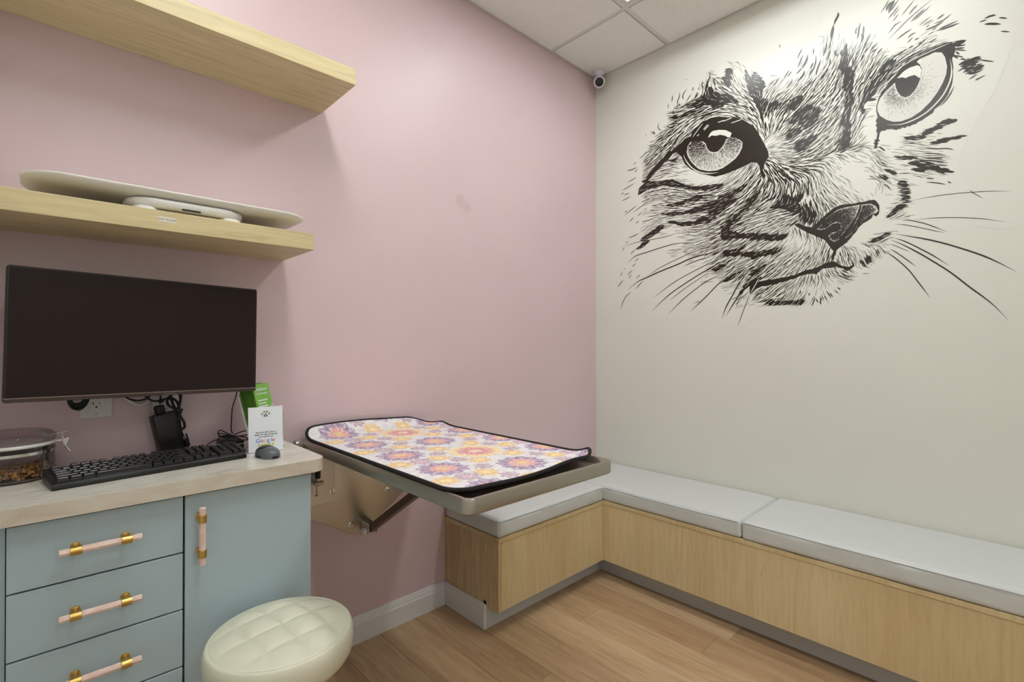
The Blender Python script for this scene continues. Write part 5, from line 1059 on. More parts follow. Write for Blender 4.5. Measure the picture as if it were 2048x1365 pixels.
LIGHT = [('iris','eye_left',[(575.7,2136.6),(581.1,2165.7),(599.7,2185.7),(633.0,2174.1),(664.0,2164.9),(675.9,2151.4),(684.3,2125.8),(697.7,2106.1),(717.6,2095.5),(737.3,2094.2),(756.9,2108.1),(769.8,2123.7),(779.4,2143.3),(792.1,2145.9),(801.3,2144.7),(823.2,2134.9),(841.6,2121.4),(856.3,2102.9),(853.8,2080.1),(841.5,2055.2),(822.9,2035.1),(794.7,2020.4),(762.8,2006.3),(730.3,2001.7),(690.5,2008.5),(646.3,2028.1),(625.8,2046.8),(597.7,2082.9),(581.7,2114.5)]),('highlight','eye_left',[(689.1,2176.9),(694.2,2188.5),(701.6,2197.8),(714.2,2202.7),(743.8,2199.3),(776.0,2187.5),(805.1,2164.9),(798.2,2147.0),(787.1,2148.7),(772.8,2161.1),(750.3,2172.9),(727.4,2174.1),(707.6,2182.8),(695.9,2178.1)]),('iris','eye_right',[(1377.0,2095.3),(1385.2,2121.3),(1405.9,2144.6),(1432.9,2165.9),(1435.9,2146.7),(1441.0,2126.9),(1451.1,2107.7),(1465.1,2096.2),(1479.0,2098.8),(1492.9,2112.6),(1502.7,2131.5),(1508.5,2149.3),(1513.8,2172.3),(1513.9,2189.7),(1507.8,2206.8),(1499.1,2219.7),(1506.9,2226.4),(1518.4,2229.1),(1533.7,2230.1),(1550.7,2233.9),(1571.1,2225.1),(1580.2,2203.7),(1585.9,2167.7),(1583.3,2139.6),(1574.0,2111.6),(1559.2,2082.9),(1538.5,2053.5),(1511.6,2028.1),(1482.3,2012.9),(1450.7,2008.5),(1426.3,2015.3),(1405.6,2029.9),(1385.6,2052.2),(1377.4,2074.2)]),('highlight','eye_right',[(1439.1,2181.0),(1447.2,2187.3),(1455.4,2195.6),(1465.4,2201.8),(1479.4,2206.3),(1501.0,2206.3),(1509.7,2197.7),(1513.5,2181.2),(1509.5,2155.2),(1504.7,2157.1),(1498.9,2165.7),(1492.1,2172.6),(1475.3,2173.2),(1465.3,2170.8),(1455.3,2178.3),(1447.2,2179.1)]),('nose_leather','nose',[(1164.4,1638.7),(1184.1,1657.4),(1198.8,1677.2),(1220.5,1695.4),(1241.9,1707.9),(1269.9,1711.9),(1295.0,1712.0),(1317.5,1712.8),(1315.2,1699.3),(1303.9,1666.5),(1283.4,1635.0),(1260.3,1603.4),(1243.9,1581.3),(1227.4,1575.5),(1213.1,1587.4),(1207.1,1603.6),(1220.3,1615.4),(1236.9,1615.5),(1249.9,1625.7),(1253.4,1643.0),(1242.9,1653.1),(1222.8,1651.7),(1208.4,1641.9),(1196.3,1634.8),(1179.2,1633.4)]),('nose_leather','nose',[(1323.1,1711.7),(1354.9,1709.4),(1371.0,1696.1),(1379.1,1676.0),(1369.9,1667.8),(1361.3,1668.4),(1348.2,1661.4),(1328.4,1643.7),(1310.6,1622.7),(1292.5,1603.6),(1278.7,1589.6),(1266.1,1583.4),(1278.8,1605.9),(1297.1,1632.6),(1310.7,1665.2),(1320.8,1687.5)])]
WHISKER = [(2.6,[(180.1,1700.9),(288.2,1715.1),(390.4,1715.9),(468.3,1719.7),(524.6,1728.1)]),(4.0,[(221.7,1603.2),(266.9,1636.7),(350.1,1651.4),(429.7,1663.8),(506.0,1672.1),(596.9,1670.6)]),(5.7,[(221.5,1453.4),(287.9,1494.1),(341.7,1511.0),(429.5,1537.9),(524.3,1562.3),(596.8,1584.3),(683.2,1596.6),(765.5,1601.8)]),(2.8,[(341.7,1514.6),(409.9,1550.7),(505.8,1585.3),(579.0,1606.9),(631.9,1616.8)]),(3.6,[(553.6,1548.6),(631.8,1569.9),(700.0,1581.2)]),(3.0,[(383.9,1396.8),(507.9,1472.3),(643.5,1529.4),(738.7,1561.7)]),(4.6,[(374.0,1324.8),(479.4,1408.9),(610.5,1482.1),(707.5,1528.5),(769.2,1557.9)]),(2.4,[(479.4,1377.9),(576.9,1440.4),(694.8,1505.0)]),(3.5,[(470.6,1305.0),(563.2,1383.5),(675.7,1457.1),(769.0,1491.2)]),(4.4,[(594.9,1313.0),(675.5,1382.2),(744.6,1444.8),(799.0,1470.0)]),(4.9,[(755.4,1271.9),(777.9,1328.7),(809.6,1384.1),(840.6,1438.5),(883.1,1496.7)]),(4.9,[(777.2,1283.9),(809.5,1336.5),(840.5,1381.9),(864.9,1420.7),(897.8,1436.4)]),(1.9,[(823.4,1319.9),(834.3,1350.8),(852.7,1390.4)]),(2.4,[(830.3,1228.2),(849.5,1281.0),(873.8,1345.3),(888.8,1381.5)]),(3.2,[(172.6,1348.7),(202.0,1407.6),(243.1,1440.1)]),(1.7,[(1477.1,1695.0),(1537.5,1697.5),(1599.3,1694.9),(1658.0,1688.5),(1704.9,1681.1),(1750.0,1670.5)]),(1.8,[(1644.6,1699.4),(1652.3,1688.5),(1663.7,1676.7),(1679.7,1661.5)]),(1.9,[(1487.9,1619.1),(1537.3,1617.5),(1588.9,1610.4),(1638.4,1600.2),(1686.0,1586.7),(1733.6,1568.5)]),(2.7,[(1450.1,1624.5),(1470.2,1622.9),(1490.0,1615.0),(1522.4,1599.5),(1551.8,1580.6),(1585.7,1558.6)]),(2.0,[(1430.7,1614.2),(1461.3,1606.0),(1505.2,1588.0),(1547.6,1568.9),(1575.5,1557.5)]),(4.7,[(1434.0,1575.8),(1472.2,1560.8),(1522.2,1541.8),(1568.2,1521.1),(1608.6,1499.9),(1647.7,1477.7),(1685.6,1453.9),(1722.3,1426.2),(1759.6,1394.1)]),(3.5,[(1429.4,1559.9),(1461.1,1542.2),(1500.6,1512.4),(1543.2,1477.6),(1586.3,1436.8)]),(4.3,[(1417.9,1554.7),(1449.7,1534.3),(1505.0,1490.2),(1558.0,1442.3),(1598.1,1402.9),(1644.7,1349.8),(1699.6,1289.2),(1738.8,1231.8)]),(1.8,[(1417.9,1538.6),(1443.0,1522.0),(1476.5,1498.9)]),(2.9,[(1415.5,1520.1),(1438.4,1499.8),(1467.5,1470.4),(1493.9,1441.9)]),(3.4,[(1386.9,1523.7),(1415.4,1498.2),(1438.7,1473.7),(1472.1,1431.2),(1495.9,1390.6),(1519.2,1348.9),(1533.5,1321.5)])]
STROKE = [(4.6,[(215.9,2132.9),(250.5,2129.7),(284.6,2135.7)]),(3.6,[(297.2,2178.4),(318.1,2187.4),(348.9,2209.7)]),(3.1,[(261.3,2154.8),(278.3,2165.1)]),(3.1,[(267.6,2110.4),(286.7,2124.1)]),(3.4,[(220.2,2064.2),(250.5,2071.9),(280.3,2079.5)]),(3.7,[(185.0,2025.2),(224.5,2036.9),(267.5,2049.3)]),(3.2,[(178.3,2004.0),(198.2,2012.8)]),(3.4,[(182.7,1967.0),(211.3,1972.2),(241.7,1980.7)]),(3.4,[(198.2,1997.7),(233.1,2001.3)]),(4.4,[(358.8,2228.3),(378.9,2222.5),(406.8,2226.9)]),(4.3,[(396.9,2247.7),(422.5,2249.0),(445.9,2259.6)]),(3.5,[(416.8,2343.4),(412.8,2323.3),(420.6,2303.0),(438.2,2292.1)]),(4.1,[(369.0,2306.7),(395.0,2284.2)]),(3.8,[(383.0,2307.7),(397.0,2287.2)]),(3.3,[(338.5,2301.6),(340.9,2295.4)]),(4.7,[(536.7,2463.0),(536.6,2438.9),(525.5,2415.2),(527.4,2392.1)]),(4.7,[(578.5,2464.6),(560.4,2447.4),(554.9,2428.8),(562.2,2414.2)]),(3.7,[(497.7,2460.1),(493.8,2424.8)]),(2.9,[(473.0,2423.5),(471.1,2399.5)]),(4.1,[(614.0,2461.3),(605.2,2441.0)]),(4.1,[(601.6,2428.8),(587.3,2413.6),(573.0,2398.3)]),(3.4,[(501.3,2382.1),(503.1,2357.0)]),(3.7,[(532.9,2405.7),(540.2,2387.6)]),(4.0,[(664.3,2465.6),(662.5,2452.9)]),(4.6,[(654.0,2459.5),(660.8,2443.6),(662.5,2429.6)]),(5.0,[(697.5,2479.1),(688.0,2463.0),(684.6,2444.5),(694.7,2420.8)]),(5.5,[(713.1,2463.1),(719.7,2440.9),(726.2,2415.5)]),(4.1,[(576.8,2514.7),(573.9,2511.4)]),(3.3,[(636.7,2436.0),(640.2,2444.7)]),(4.3,[(465.2,2310.0),(480.4,2294.6),(506.7,2289.7)]),(4.2,[(491.8,2308.5),(521.6,2302.3),(536.4,2300.9)]),(3.7,[(499.3,2323.5),(529.1,2310.2)]),(3.2,[(1021.2,2497.9),(1018.5,2483.3)]),(8.8,[(1244.9,2534.5),(1244.2,2519.7),(1235.8,2504.3),(1228.7,2485.5)]),(11.0,[(1228.2,2488.5),(1225.0,2470.5),(1221.4,2447.1),(1221.3,2422.0)]),(4.2,[(1216.6,2432.5),(1215.3,2405.2),(1210.4,2390.5)]),(4.8,[(1110.7,2439.5),(1100.3,2423.7),(1090.6,2403.1)]),(5.7,[(1113.3,2412.4),(1102.8,2387.8),(1091.1,2363.6)]),(9.8,[(1131.9,2405.9),(1127.3,2383.4),(1118.3,2367.0),(1109.2,2353.3)]),(4.4,[(1109.2,2353.3),(1096.2,2344.1),(1085.8,2338.1)]),(4.3,[(1152.7,2421.2),(1153.9,2396.5)]),(5.6,[(1162.6,2392.8),(1162.6,2365.8),(1155.0,2337.6),(1142.4,2322.7),(1133.4,2300.4)]),(6.5,[(1152.5,2361.4),(1141.1,2337.5)]),(6.4,[(1182.4,2363.1),(1174.9,2343.6),(1166.2,2318.8),(1163.6,2298.5)]),(7.9,[(1119.5,2340.5),(1111.7,2320.5),(1089.6,2301.6)]),(4.5,[(1059.3,2367.7),(1035.0,2337.5)]),(4.4,[(1070.0,2357.5),(1048.5,2339.6)]),(4.1,[(1015.9,2349.4),(1002.1,2330.9),(989.5,2320.6)]),(5.3,[(1073.8,2317.9),(1059.2,2300.1),(1045.7,2290.4)]),(6.8,[(1202.1,2427.8),(1200.8,2403.1),(1194.6,2380.5)]),(6.8,[(1217.7,2393.0),(1211.6,2370.4),(1203.0,2343.2)]),(5.5,[(1197.2,2407.5),(1189.7,2371.3)]),(5.5,[(1215.1,2355.0),(1215.1,2332.6),(1209.0,2318.4)]),(7.6,[(1209.0,2318.4),(1196.9,2298.0),(1177.2,2272.0)]),(5.5,[(1235.5,2379.6),(1231.9,2356.2)]),(4.6,[(1241.4,2363.3),(1237.8,2350.9)]),(4.1,[(1310.7,2441.5),(1306.1,2427.4),(1306.7,2410.9)]),(5.7,[(1323.0,2454.6),(1317.4,2433.0),(1313.9,2405.0),(1310.5,2390.3)]),(5.3,[(1332.9,2436.5),(1332.2,2415.4),(1330.6,2397.4)]),(8.1,[(1325.1,2407.9),(1329.5,2392.5),(1325.0,2370.4)]),(3.5,[(1414.6,2499.5),(1404.1,2481.3),(1388.2,2459.1)]),(10.8,[(1433.2,2490.1),(1422.9,2474.6),(1413.4,2445.5)]),(8.2,[(1427.0,2488.0),(1412.5,2477.2),(1406.1,2458.2)]),(4.3,[(1444.4,2484.4),(1431.1,2467.9),(1418.6,2450.7)]),(4.7,[(1445.4,2460.7),(1428.9,2443.1),(1412.3,2425.2)]),(3.1,[(1447.4,2449.5),(1426.8,2426.0)]),(3.5,[(1445.3,2430.0),(1425.7,2408.4)]),(3.8,[(1492.3,2460.0),(1471.5,2437.5),(1454.4,2419.1)]),(6.1,[(1504.0,2436.5),(1489.3,2426.2),(1475.4,2410.2)]),(3.7,[(1543.2,2434.2),(1516.5,2420.3),(1491.2,2405.1),(1467.3,2388.6),(1443.1,2369.3),(1413.1,2344.2)]),(7.6,[(1524.1,2411.5),(1502.9,2396.9),(1481.2,2380.8)]),(3.0,[(1541.2,2415.4),(1516.4,2397.8),(1491.1,2379.9)]),(3.9,[(1453.3,2397.9),(1432.9,2389.5),(1413.2,2367.6)]),(3.1,[(1437.0,2397.9),(1418.4,2373.0)]),(4.6,[(1485.1,2352.4),(1463.2,2344.7),(1437.8,2331.8)]),(3.1,[(1481.1,2351.7),(1453.1,2341.6)]),(4.2,[(1496.8,2334.3),(1483.0,2330.5),(1473.1,2322.3)]),(3.1,[(1488.9,2319.0),(1471.1,2304.2)]),(4.2,[(1506.5,2308.5),(1492.8,2305.9)]),(2.6,[(1541.1,2373.3),(1506.6,2354.9)]),(2.6,[(1546.7,2360.7),(1518.2,2352.0)]),(3.0,[(1537.2,2343.0),(1525.8,2339.6)]),(6.3,[(1576.4,2338.0),(1552.3,2331.0),(1523.9,2329.3)]),(4.0,[(1598.3,2355.4),(1574.5,2342.5),(1548.5,2342.6)]),(5.5,[(1578.3,2363.9),(1557.9,2354.1)]),(6.5,[(1619.6,2311.4),(1590.9,2310.4),(1557.8,2311.2)]),(4.7,[(1616.1,2321.5),(1585.4,2317.9),(1563.4,2316.0)]),(3.4,[(1557.8,2325.9),(1542.8,2319.3)]),(2.2,[(1550.3,2312.2),(1532.4,2308.0)]),(3.4,[(1531.4,2298.5),(1502.5,2278.9)]),(3.0,[(1558.6,2285.0),(1535.1,2277.0)]),(3.0,[(1514.1,2291.3),(1502.5,2284.0)]),(3.1,[(1490.8,2286.6),(1477.0,2281.3)]),(3.9,[(1469.0,2282.2),(1440.7,2268.8)]),(2.8,[(1379.4,2348.8),(1356.7,2324.4)]),(3.6,[(1394.2,2320.0),(1376.0,2302.9)]),(3.2,[(1372.9,2324.0),(1358.8,2315.5)]),(4.0,[(1356.9,2394.7),(1341.5,2365.7),(1321.5,2318.2)]),(3.7,[(1574.9,2261.4),(1526.2,2251.9),(1477.5,2240.0),(1439.2,2227.8)]),(3.9,[(1467.7,2281.1),(1439.4,2271.5),(1412.5,2254.4),(1391.5,2236.9)]),(4.1,[(1543.3,2259.4),(1503.1,2254.4),(1455.5,2241.6),(1412.4,2218.0),(1393.4,2196.8)]),(3.1,[(1487.5,2287.6),(1475.6,2282.7)]),(4.4,[(1605.2,2088.7),(1594.3,2062.6),(1579.7,2041.2),(1564.9,2026.9)]),(5.4,[(1639.3,2239.8),(1618.2,2245.7),(1603.9,2244.8)]),(4.7,[(1628.7,2236.2),(1614.6,2240.1)]),(4.7,[(1635.7,2224.7),(1605.7,2232.0)]),(4.7,[(1633.9,2214.8),(1605.6,2224.8)]),(4.0,[(1638.3,2202.2),(1618.1,2214.5),(1605.6,2219.9)]),(4.7,[(1619.8,2197.0),(1609.2,2211.2)]),(5.8,[(1616.2,2182.9),(1605.5,2198.3),(1600.2,2205.4)]),(5.0,[(1635.6,2172.4),(1621.5,2179.5)]),(3.6,[(1630.3,2181.8),(1609.1,2198.0)]),(4.4,[(1614.3,2136.9),(1635.5,2145.1)]),(4.3,[(1627.5,2126.8),(1644.1,2132.0)]),(4.0,[(1633.6,2119.6),(1652.7,2121.5)]),(4.3,[(1644.0,2096.5),(1666.4,2106.6)]),(4.6,[(1660.4,2086.6),(1674.9,2091.5)]),(4.7,[(1619.7,2156.3),(1633.8,2164.8),(1646.0,2166.9)]),(6.0,[(1684.8,2296.1),(1700.6,2297.3),(1714.6,2294.0)]),(3.9,[(1672.0,2289.8),(1691.1,2288.7)]),(4.2,[(1720.7,2282.3),(1742.0,2269.5)]),(7.1,[(1684.1,2276.6),(1703.6,2268.7),(1726.7,2256.5)]),(3.5,[(1725.1,2232.5),(1747.9,2219.5)]),(4.9,[(1691.1,2297.5),(1709.9,2298.0)]),(3.9,[(1668.4,2157.5),(1709.4,2132.9)]),(3.6,[(1661.7,2086.9),(1687.3,2095.4)]),(3.4,[(1525.0,1769.2),(1548.6,1763.4)]),(3.4,[(1524.9,1755.5),(1553.2,1746.3),(1581.7,1733.5)]),(3.3,[(1585.4,1743.5),(1596.2,1734.9)]),(3.6,[(1395.7,1777.1),(1407.2,1769.2),(1418.6,1749.8)]),(2.8,[(1378.2,1933.7),(1388.8,1922.7),(1399.3,1906.7)]),(2.8,[(1384.5,1931.8),(1401.4,1908.7)]),(3.3,[(1604.7,1853.2),(1586.7,1864.4),(1553.6,1872.7),(1515.7,1884.9)]),(2.9,[(1580.3,1843.2),(1546.1,1857.7),(1509.9,1867.8)]),(3.3,[(1581.1,1833.2),(1553.5,1839.6),(1511.8,1849.8)]),(4.0,[(1588.3,1810.7),(1557.2,1825.1),(1530.9,1835.9),(1492.4,1847.6)]),(3.7,[(1586.5,1801.5),(1553.4,1813.8)]),(4.0,[(1582.8,1769.7),(1564.4,1784.0),(1549.6,1792.7)]),(2.7,[(1442.4,1808.5),(1482.4,1801.0)]),(3.4,[(232.9,1837.4),(260.9,1858.3)]),(3.4,[(286.3,1859.1),(313.5,1877.8)]),(3.4,[(273.6,1820.8),(294.6,1831.8)]),(3.6,[(311.3,1825.1),(350.4,1823.6),(398.5,1831.6)]),(3.3,[(346.3,1843.5),(422.2,1842.5)]),(3.7,[(224.1,1747.1),(262.8,1754.1),(292.4,1762.3)]),(3.4,[(200.2,1880.9),(245.9,1904.0),(280.0,1919.4)]),(3.1,[(254.5,1885.6),(309.4,1909.8),(342.4,1921.3)]),(3.4,[(202.5,1897.5),(217.8,1903.9)]),(3.1,[(219.5,1536.0),(251.9,1562.5)]),(3.2,[(171.0,1535.2),(185.2,1556.4)]),(3.1,[(228.1,1516.4),(245.4,1539.0)]),(4.0,[(153.0,1474.0),(192.3,1512.3)]),(3.1,[(279.5,1513.3),(300.5,1531.5)]),(2.8,[(266.9,1607.1),(294.3,1625.9)]),(2.8,[(250.6,1581.2),(273.2,1597.1)]),(2.9,[(184.5,1681.4),(200.0,1696.2)]),(2.9,[(208.8,1719.4),(226.3,1728.1)]),(3.4,[(273.0,1453.0),(296.2,1475.0),(321.2,1494.7)]),(3.4,[(239.1,1653.4),(271.2,1676.9)]),(3.4,[(199.8,1573.7),(204.2,1577.0)]),(3.2,[(1332.6,1550.4),(1354.4,1532.6)]),(4.4,[(1374.1,1524.6),(1382.6,1503.8)]),(4.0,[(1369.8,1518.6),(1378.3,1496.5)]),(4.4,[(1343.8,1502.3),(1354.6,1471.8)]),(4.4,[(1339.4,1497.5),(1341.5,1478.6)]),(4.5,[(1323.9,1486.1),(1328.3,1461.5)]),(4.1,[(1317.2,1489.6),(1320.5,1470.4)]),(4.1,[(1290.2,1482.1),(1297.0,1462.4)]),(3.3,[(1234.5,1436.3),(1257.9,1425.7),(1285.5,1405.4)]),(3.3,[(1248.6,1443.1),(1271.8,1427.1),(1294.6,1426.2)]),(3.8,[(1191.1,1351.0),(1201.9,1332.1)]),(3.8,[(1210.4,1363.6),(1223.5,1343.2)]),(3.8,[(1198.4,1372.9),(1217.6,1338.0)]),(3.4,[(1229.6,1370.4),(1241.3,1359.9)]),(4.2,[(1239.0,1383.5),(1250.7,1371.5)]),(3.4,[(1176.4,1352.0),(1178.7,1312.5)]),(3.4,[(1183.7,1345.9),(1173.8,1318.4)]),(3.9,[(1157.8,1347.7),(1143.9,1308.8)]),(3.9,[(1159.0,1341.9),(1168.9,1322.9)]),(3.9,[(1098.0,1363.3),(1101.2,1380.4)]),(3.9,[(1132.7,1355.1),(1136.5,1369.1)])]
WSTROKE = [(5.2,[(558.3,2127.8),(572.7,2093.1),(597.6,2055.9),(625.7,2028.4),(660.3,2007.9),(700.8,1995.4),(743.6,1989.5)]),(4.8,[(1593.8,2191.1),(1597.9,2158.0),(1596.7,2124.6),(1588.1,2094.0),(1571.5,2061.3),(1546.3,2033.0),(1521.6,2014.2),(1486.6,2000.8),(1450.7,1997.3),(1409.7,2008.0)]),(3.5,[(927.2,1448.5),(909.6,1416.9),(891.8,1387.5)]),(3.5,[(883.1,1487.4),(855.9,1440.2),(837.5,1413.6)]),(2.8,[(889.1,1489.9),(868.0,1457.8)]),(4.5,[(694.3,2239.6),(668.9,2219.6)]),(3.8,[(687.6,2245.1),(663.8,2224.5)]),(3.8,[(663.9,2259.4),(632.8,2229.2),(608.2,2203.2)]),(4.6,[(643.2,2207.6),(631.0,2202.9)]),(4.4,[(769.7,2237.8),(737.4,2237.1)]),(3.9,[(807.8,2238.0),(763.3,2233.5)]),(3.8,[(852.6,2214.3),(801.5,2213.0)]),(3.3,[(601.2,2225.6),(595.9,2210.3)]),(3.4,[(558.1,2203.0),(536.2,2190.6)]),(3.4,[(536.2,2194.0),(506.5,2178.4)]),(3.7,[(501.2,2176.8),(488.1,2166.6)]),(3.7,[(480.5,2184.5),(469.1,2170.2)]),(3.2,[(461.4,2165.3),(438.3,2140.0)]),(2.9,[(1596.7,2250.4),(1545.1,2243.7),(1487.3,2232.1),(1447.3,2216.8)]),(2.4,[(1384.9,2188.3),(1410.3,2218.8)]),(2.4,[(1366.7,2178.2),(1385.0,2208.0)])]
FILM = [(806.9,2517.6),(711.4,2507.8),(438.9,2424.2),(307.6,2331.0),(243.2,2212.4),(193.5,2128.7),(169.7,2004.9),(189.7,1842.7),(169.3,1705.2),(172.6,1595.3),(148.7,1519.9),(168.9,1348.1),(189.1,1364.3),(235.6,1404.1),(306.3,1393.9),(337.5,1350.5),(377.3,1307.5),(480.6,1279.3),(589.1,1285.6),(655.3,1333.4),(706.5,1343.0),(731.5,1317.0),(731.4,1262.8),(827.7,1223.6),(867.1,1234.5),(912.2,1284.6),(994.4,1283.3),(1175.0,1294.6),(1211.9,1316.0),(1283.1,1377.7),(1349.2,1436.5),(1405.8,1454.2),(1444.7,1426.4),(1482.4,1361.3),(1533.5,1312.2),(1543.6,1341.4),(1571.8,1359.5),(1623.4,1326.3),(1686.9,1260.1),(1742.4,1221.4),(1749.8,1265.7),(1687.2,1348.0),(1659.2,1391.3),(1672.2,1414.8),(1718.7,1402.7),(1766.9,1375.4),(1770.5,1397.1),(1718.8,1446.1),(1632.1,1513.0),(1606.7,1545.9),(1640.2,1571.0),(1719.1,1545.2),(1761.6,1546.5),(1765.2,1571.5),(1694.4,1600.3),(1692.0,1650.0),(1767.9,1651.0),(1771.5,1670.7),(1719.7,1705.0),(1624.8,1745.5),(1612.9,1797.5),(1633.2,1864.4),(1672.7,1959.3),(1710.9,2033.9),(1741.9,2125.9),(1760.3,2203.9),(1748.5,2278.2),(1724.3,2328.3),(1674.2,2403.2),(1567.2,2533.6),(1449.9,2598.4),(1402.7,2525.4),(1347.4,2521.5),(1327.3,2519.4),(1235.2,2563.2),(1208.0,2559.8),(1189.5,2541.1),(1178.2,2492.9),(1149.8,2464.9),(1117.0,2453.4),(1085.5,2471.7),(1049.3,2505.7),(1018.3,2501.5),(999.4,2475.7),(954.5,2483.5),(903.8,2465.3)]

# ================================================================ cat mural: a cut vinyl decal on the cream wall
# drawn in wall millimetres: u to the right of the room corner, v above the floor
M_FILM = mat('mural_film', (222, 222, 213), .36)
M_MINK = mat('mural_ink', (36, 28, 20), .26)
M_IRIS = mat('mural_iris', (214, 213, 205), .36)
from mathutils.geometry import tessellate_polygon
mural = thing('cat_mural', 'huge black line drawing decal of a cat face on the cream wall', 'wall decal', (-.001, -1.1, 1.5))
def onwall(u, v, lift): return (-lift, -u/1000, v/1000)
def area2(p):
    q = np.asarray(p, float); return abs(np.dot(q[:, 0], np.roll(q[:, 1], 1))-np.dot(q[:, 1], np.roll(q[:, 0], 1)))/2
def tri_area(p):
    t_ = 0
    for tri in tessellate_polygon([[Vector((u, v, 0)) for u, v in p]]):
        t_ += area2([p[i] for i in tri])
    return t_
def sound(p, tries=12):
    """nudge an outline until it fills cleanly"""
    q = list(p); r_ = np.random.RandomState(3)
    for k in range(tries):
        if abs(tri_area(q)-area2(q)) < .02*area2(q): return q
        q = [(u+r_.uniform(-.25, .25), v+r_.uniform(-.25, .25)) for u, v in p]
    print('outline did not fill', len(p)); return q
def flat(polys, lift):
    vs, fs = [], []
    for p in polys:
        p = sound(p)
        b0 = len(vs); vs += [onwall(u, v, lift) for u, v in p]
        for tri in tessellate_polygon([[Vector((u, v, 0)) for u, v in p]]): fs.append([b0+i for i in tri])
    me = bpy.data.meshes.new('flat'); me.from_pydata(vs, [], fs); me.update()
    bm = bmesh.new(); bm.from_mesh(me); bpy.data.meshes.remove(me)
    for f in bm.faces:
        f.normal_update()
        if f.normal.x > 0: f.normal_flip()
    return bm
def inside(P, poly):
    """which points of P (n, 2) lie in the polygon"""
    q = np.asarray(poly, float); x, y = P[:, 0], P[:, 1]; c = np.zeros(len(P), bool)
    j = len(q)-1
    for i in range(len(q)):
        xi, yi, xj, yj = q[i, 0], q[i, 1], q[j, 0], q[j, 1]
        if yi != yj:
            c ^= ((yi > y) != (yj > y)) & (x < (xj-xi)*(y-yi)/(yj-yi)+xi)
        j = i
    return c
rng = np.random.RandomState(21)
FF = np.array(FUR_FIELD, float)
Fc, Fs = np.cos(2*np.radians(FF[:, 2])), np.sin(2*np.radians(FF[:, 2]))
def field(P):
    D = ((P[:, None, :]-FF[None, :, :2])**2).sum(-1)
    k = np.argpartition(D, 7, 1)[:, :7]; d = np.take_along_axis(D, k, 1)
    wgt = 1/(d+120.)**1.6; wgt /= wgt.sum(1, keepdims=True)
    ang = .5*np.arctan2((wgt*Fs[k]).sum(1), (wgt*Fc[k]).sum(1))
    return ang, (wgt*FF[:, 3][k]).sum(1)
def strips(paths, widths, lift, jag=.0):
    """tapered ribbons; paths: list of (m, 2) arrays, widths: list of (m,) arrays"""
    vs, fs = [], []
    for si, (p, w_) in enumerate(zip(paths, widths)):
        lf = lift+jag*((si*.6180339)%1.0)
        m = len(p); t_ = np.gradient(p, axis=0); t_ /= np.maximum(np.hypot(t_[:, 0], t_[:, 1]), 1e-6)[:, None]
        nrm = np.stack([-t_[:, 1], t_[:, 0]], 1)*w_[:, None]/2
        a, b_ = p+nrm, p-nrm; o0 = len(vs)
        for i in range(m): vs.append(onwall(*a[i], lf)); vs.append(onwall(*b_[i], lf))
        for i in range(m-1):
            q = o0+2*i; fs.append((q, q+1, q+3, q+2))
    me = bpy.data.meshes.new('strokes'); me.from_pydata(vs, [], fs); me.update(); return me
def dens(u): return np.interp(u, [300, 700, 1300, 1800], [1.12, 1.05, .84, .72])
def seeds(lo, hi, g):
    out = []
    v = lo[1]
    while v < hi[1]:
        u_ = lo[0]
        while u_ < hi[0]:
            s_ = g*dens(u_); out.append((u_+rng.uniform(-.5, .5)*s_, v+rng.uniform(-.5, .5)*s_)); u_ += s_
        v += g*.92
    return np.array(out)
SOL = [SOLID[k] for k in SOLID]
def trace(P, L, nseg=4):
    pts = [P]; p = P.copy(); a0 = None
    for i in range(nseg):
        a, _ = field(p)
        d = np.stack([np.cos(a), np.sin(a)], 1)
        if a0 is not None:
            s_ = np.sign((d*a0).sum(1)); s_[s_ == 0] = 1; d = d*s_[:, None]
        a0 = d; p = p+d*(L/nseg)[:, None]; pts.append(p)
    return np.stack(pts, 1)
def fur(g, Lm, wk, lo=(330, 1330), hi=(1880, 2760), only_patch=False):
    P = seeds(lo, hi, g)
    ang, dk = field(P)
    # darkness goes in patches of its own besides the mapped ones
    pat = np.zeros(len(P))
    for d_, poly in FUR_PATCH: pat = np.where(inside(P, poly), np.maximum(pat, d_), pat)
    tot = np.maximum(dk, pat)
    keep = rng.rand(len(P)) < np.clip((tot-.03)/.16, 0, 1)
    keep &= (tot > .03) & inside(P, FILM)
    if only_patch: keep &= pat > .5
    for s_ in SOL: keep &= ~inside(P, s_)
    P, tot, pat = P[keep], tot[keep], pat[keep]
    sc = dens(P[:, 0])
    L = Lm*sc*rng.uniform(.6, 1.35, len(P))
    a0, _ = field(P)
    P0 = P-np.stack([np.cos(a0), np.sin(a0)], 1)*(L*.5)[:, None]
    T = trace(P0, L)
    # strokes follow the hair either way; keep them off the light parts of eyes and nose
    bad = np.zeros(len(P), bool)
    for n_, pr, q in LIGHT:
        for i in range(T.shape[1]): bad |= inside(T[:, i], q)
    T, tot, pat, sc = T[~bad], tot[~bad], pat[~bad], sc[~bad]
    w0 = wk*sc*np.clip(tot, .2, 1.1)**1.15*rng.uniform(.65, 1.35, len(T))*(1+.35*(pat > .5))
    prof = np.array([.25, .9, 1.0, .75, .08])
    flip = rng.rand(len(T)) < .35
    W = w0[:, None]*np.where(flip[:, None], prof[::-1], prof)
    return list(T), list(W)
pa_, wa_ = fur(12.0, 36, 8.4)
pb_, wb_ = fur(7.4, 34, 7.2, only_patch=True)
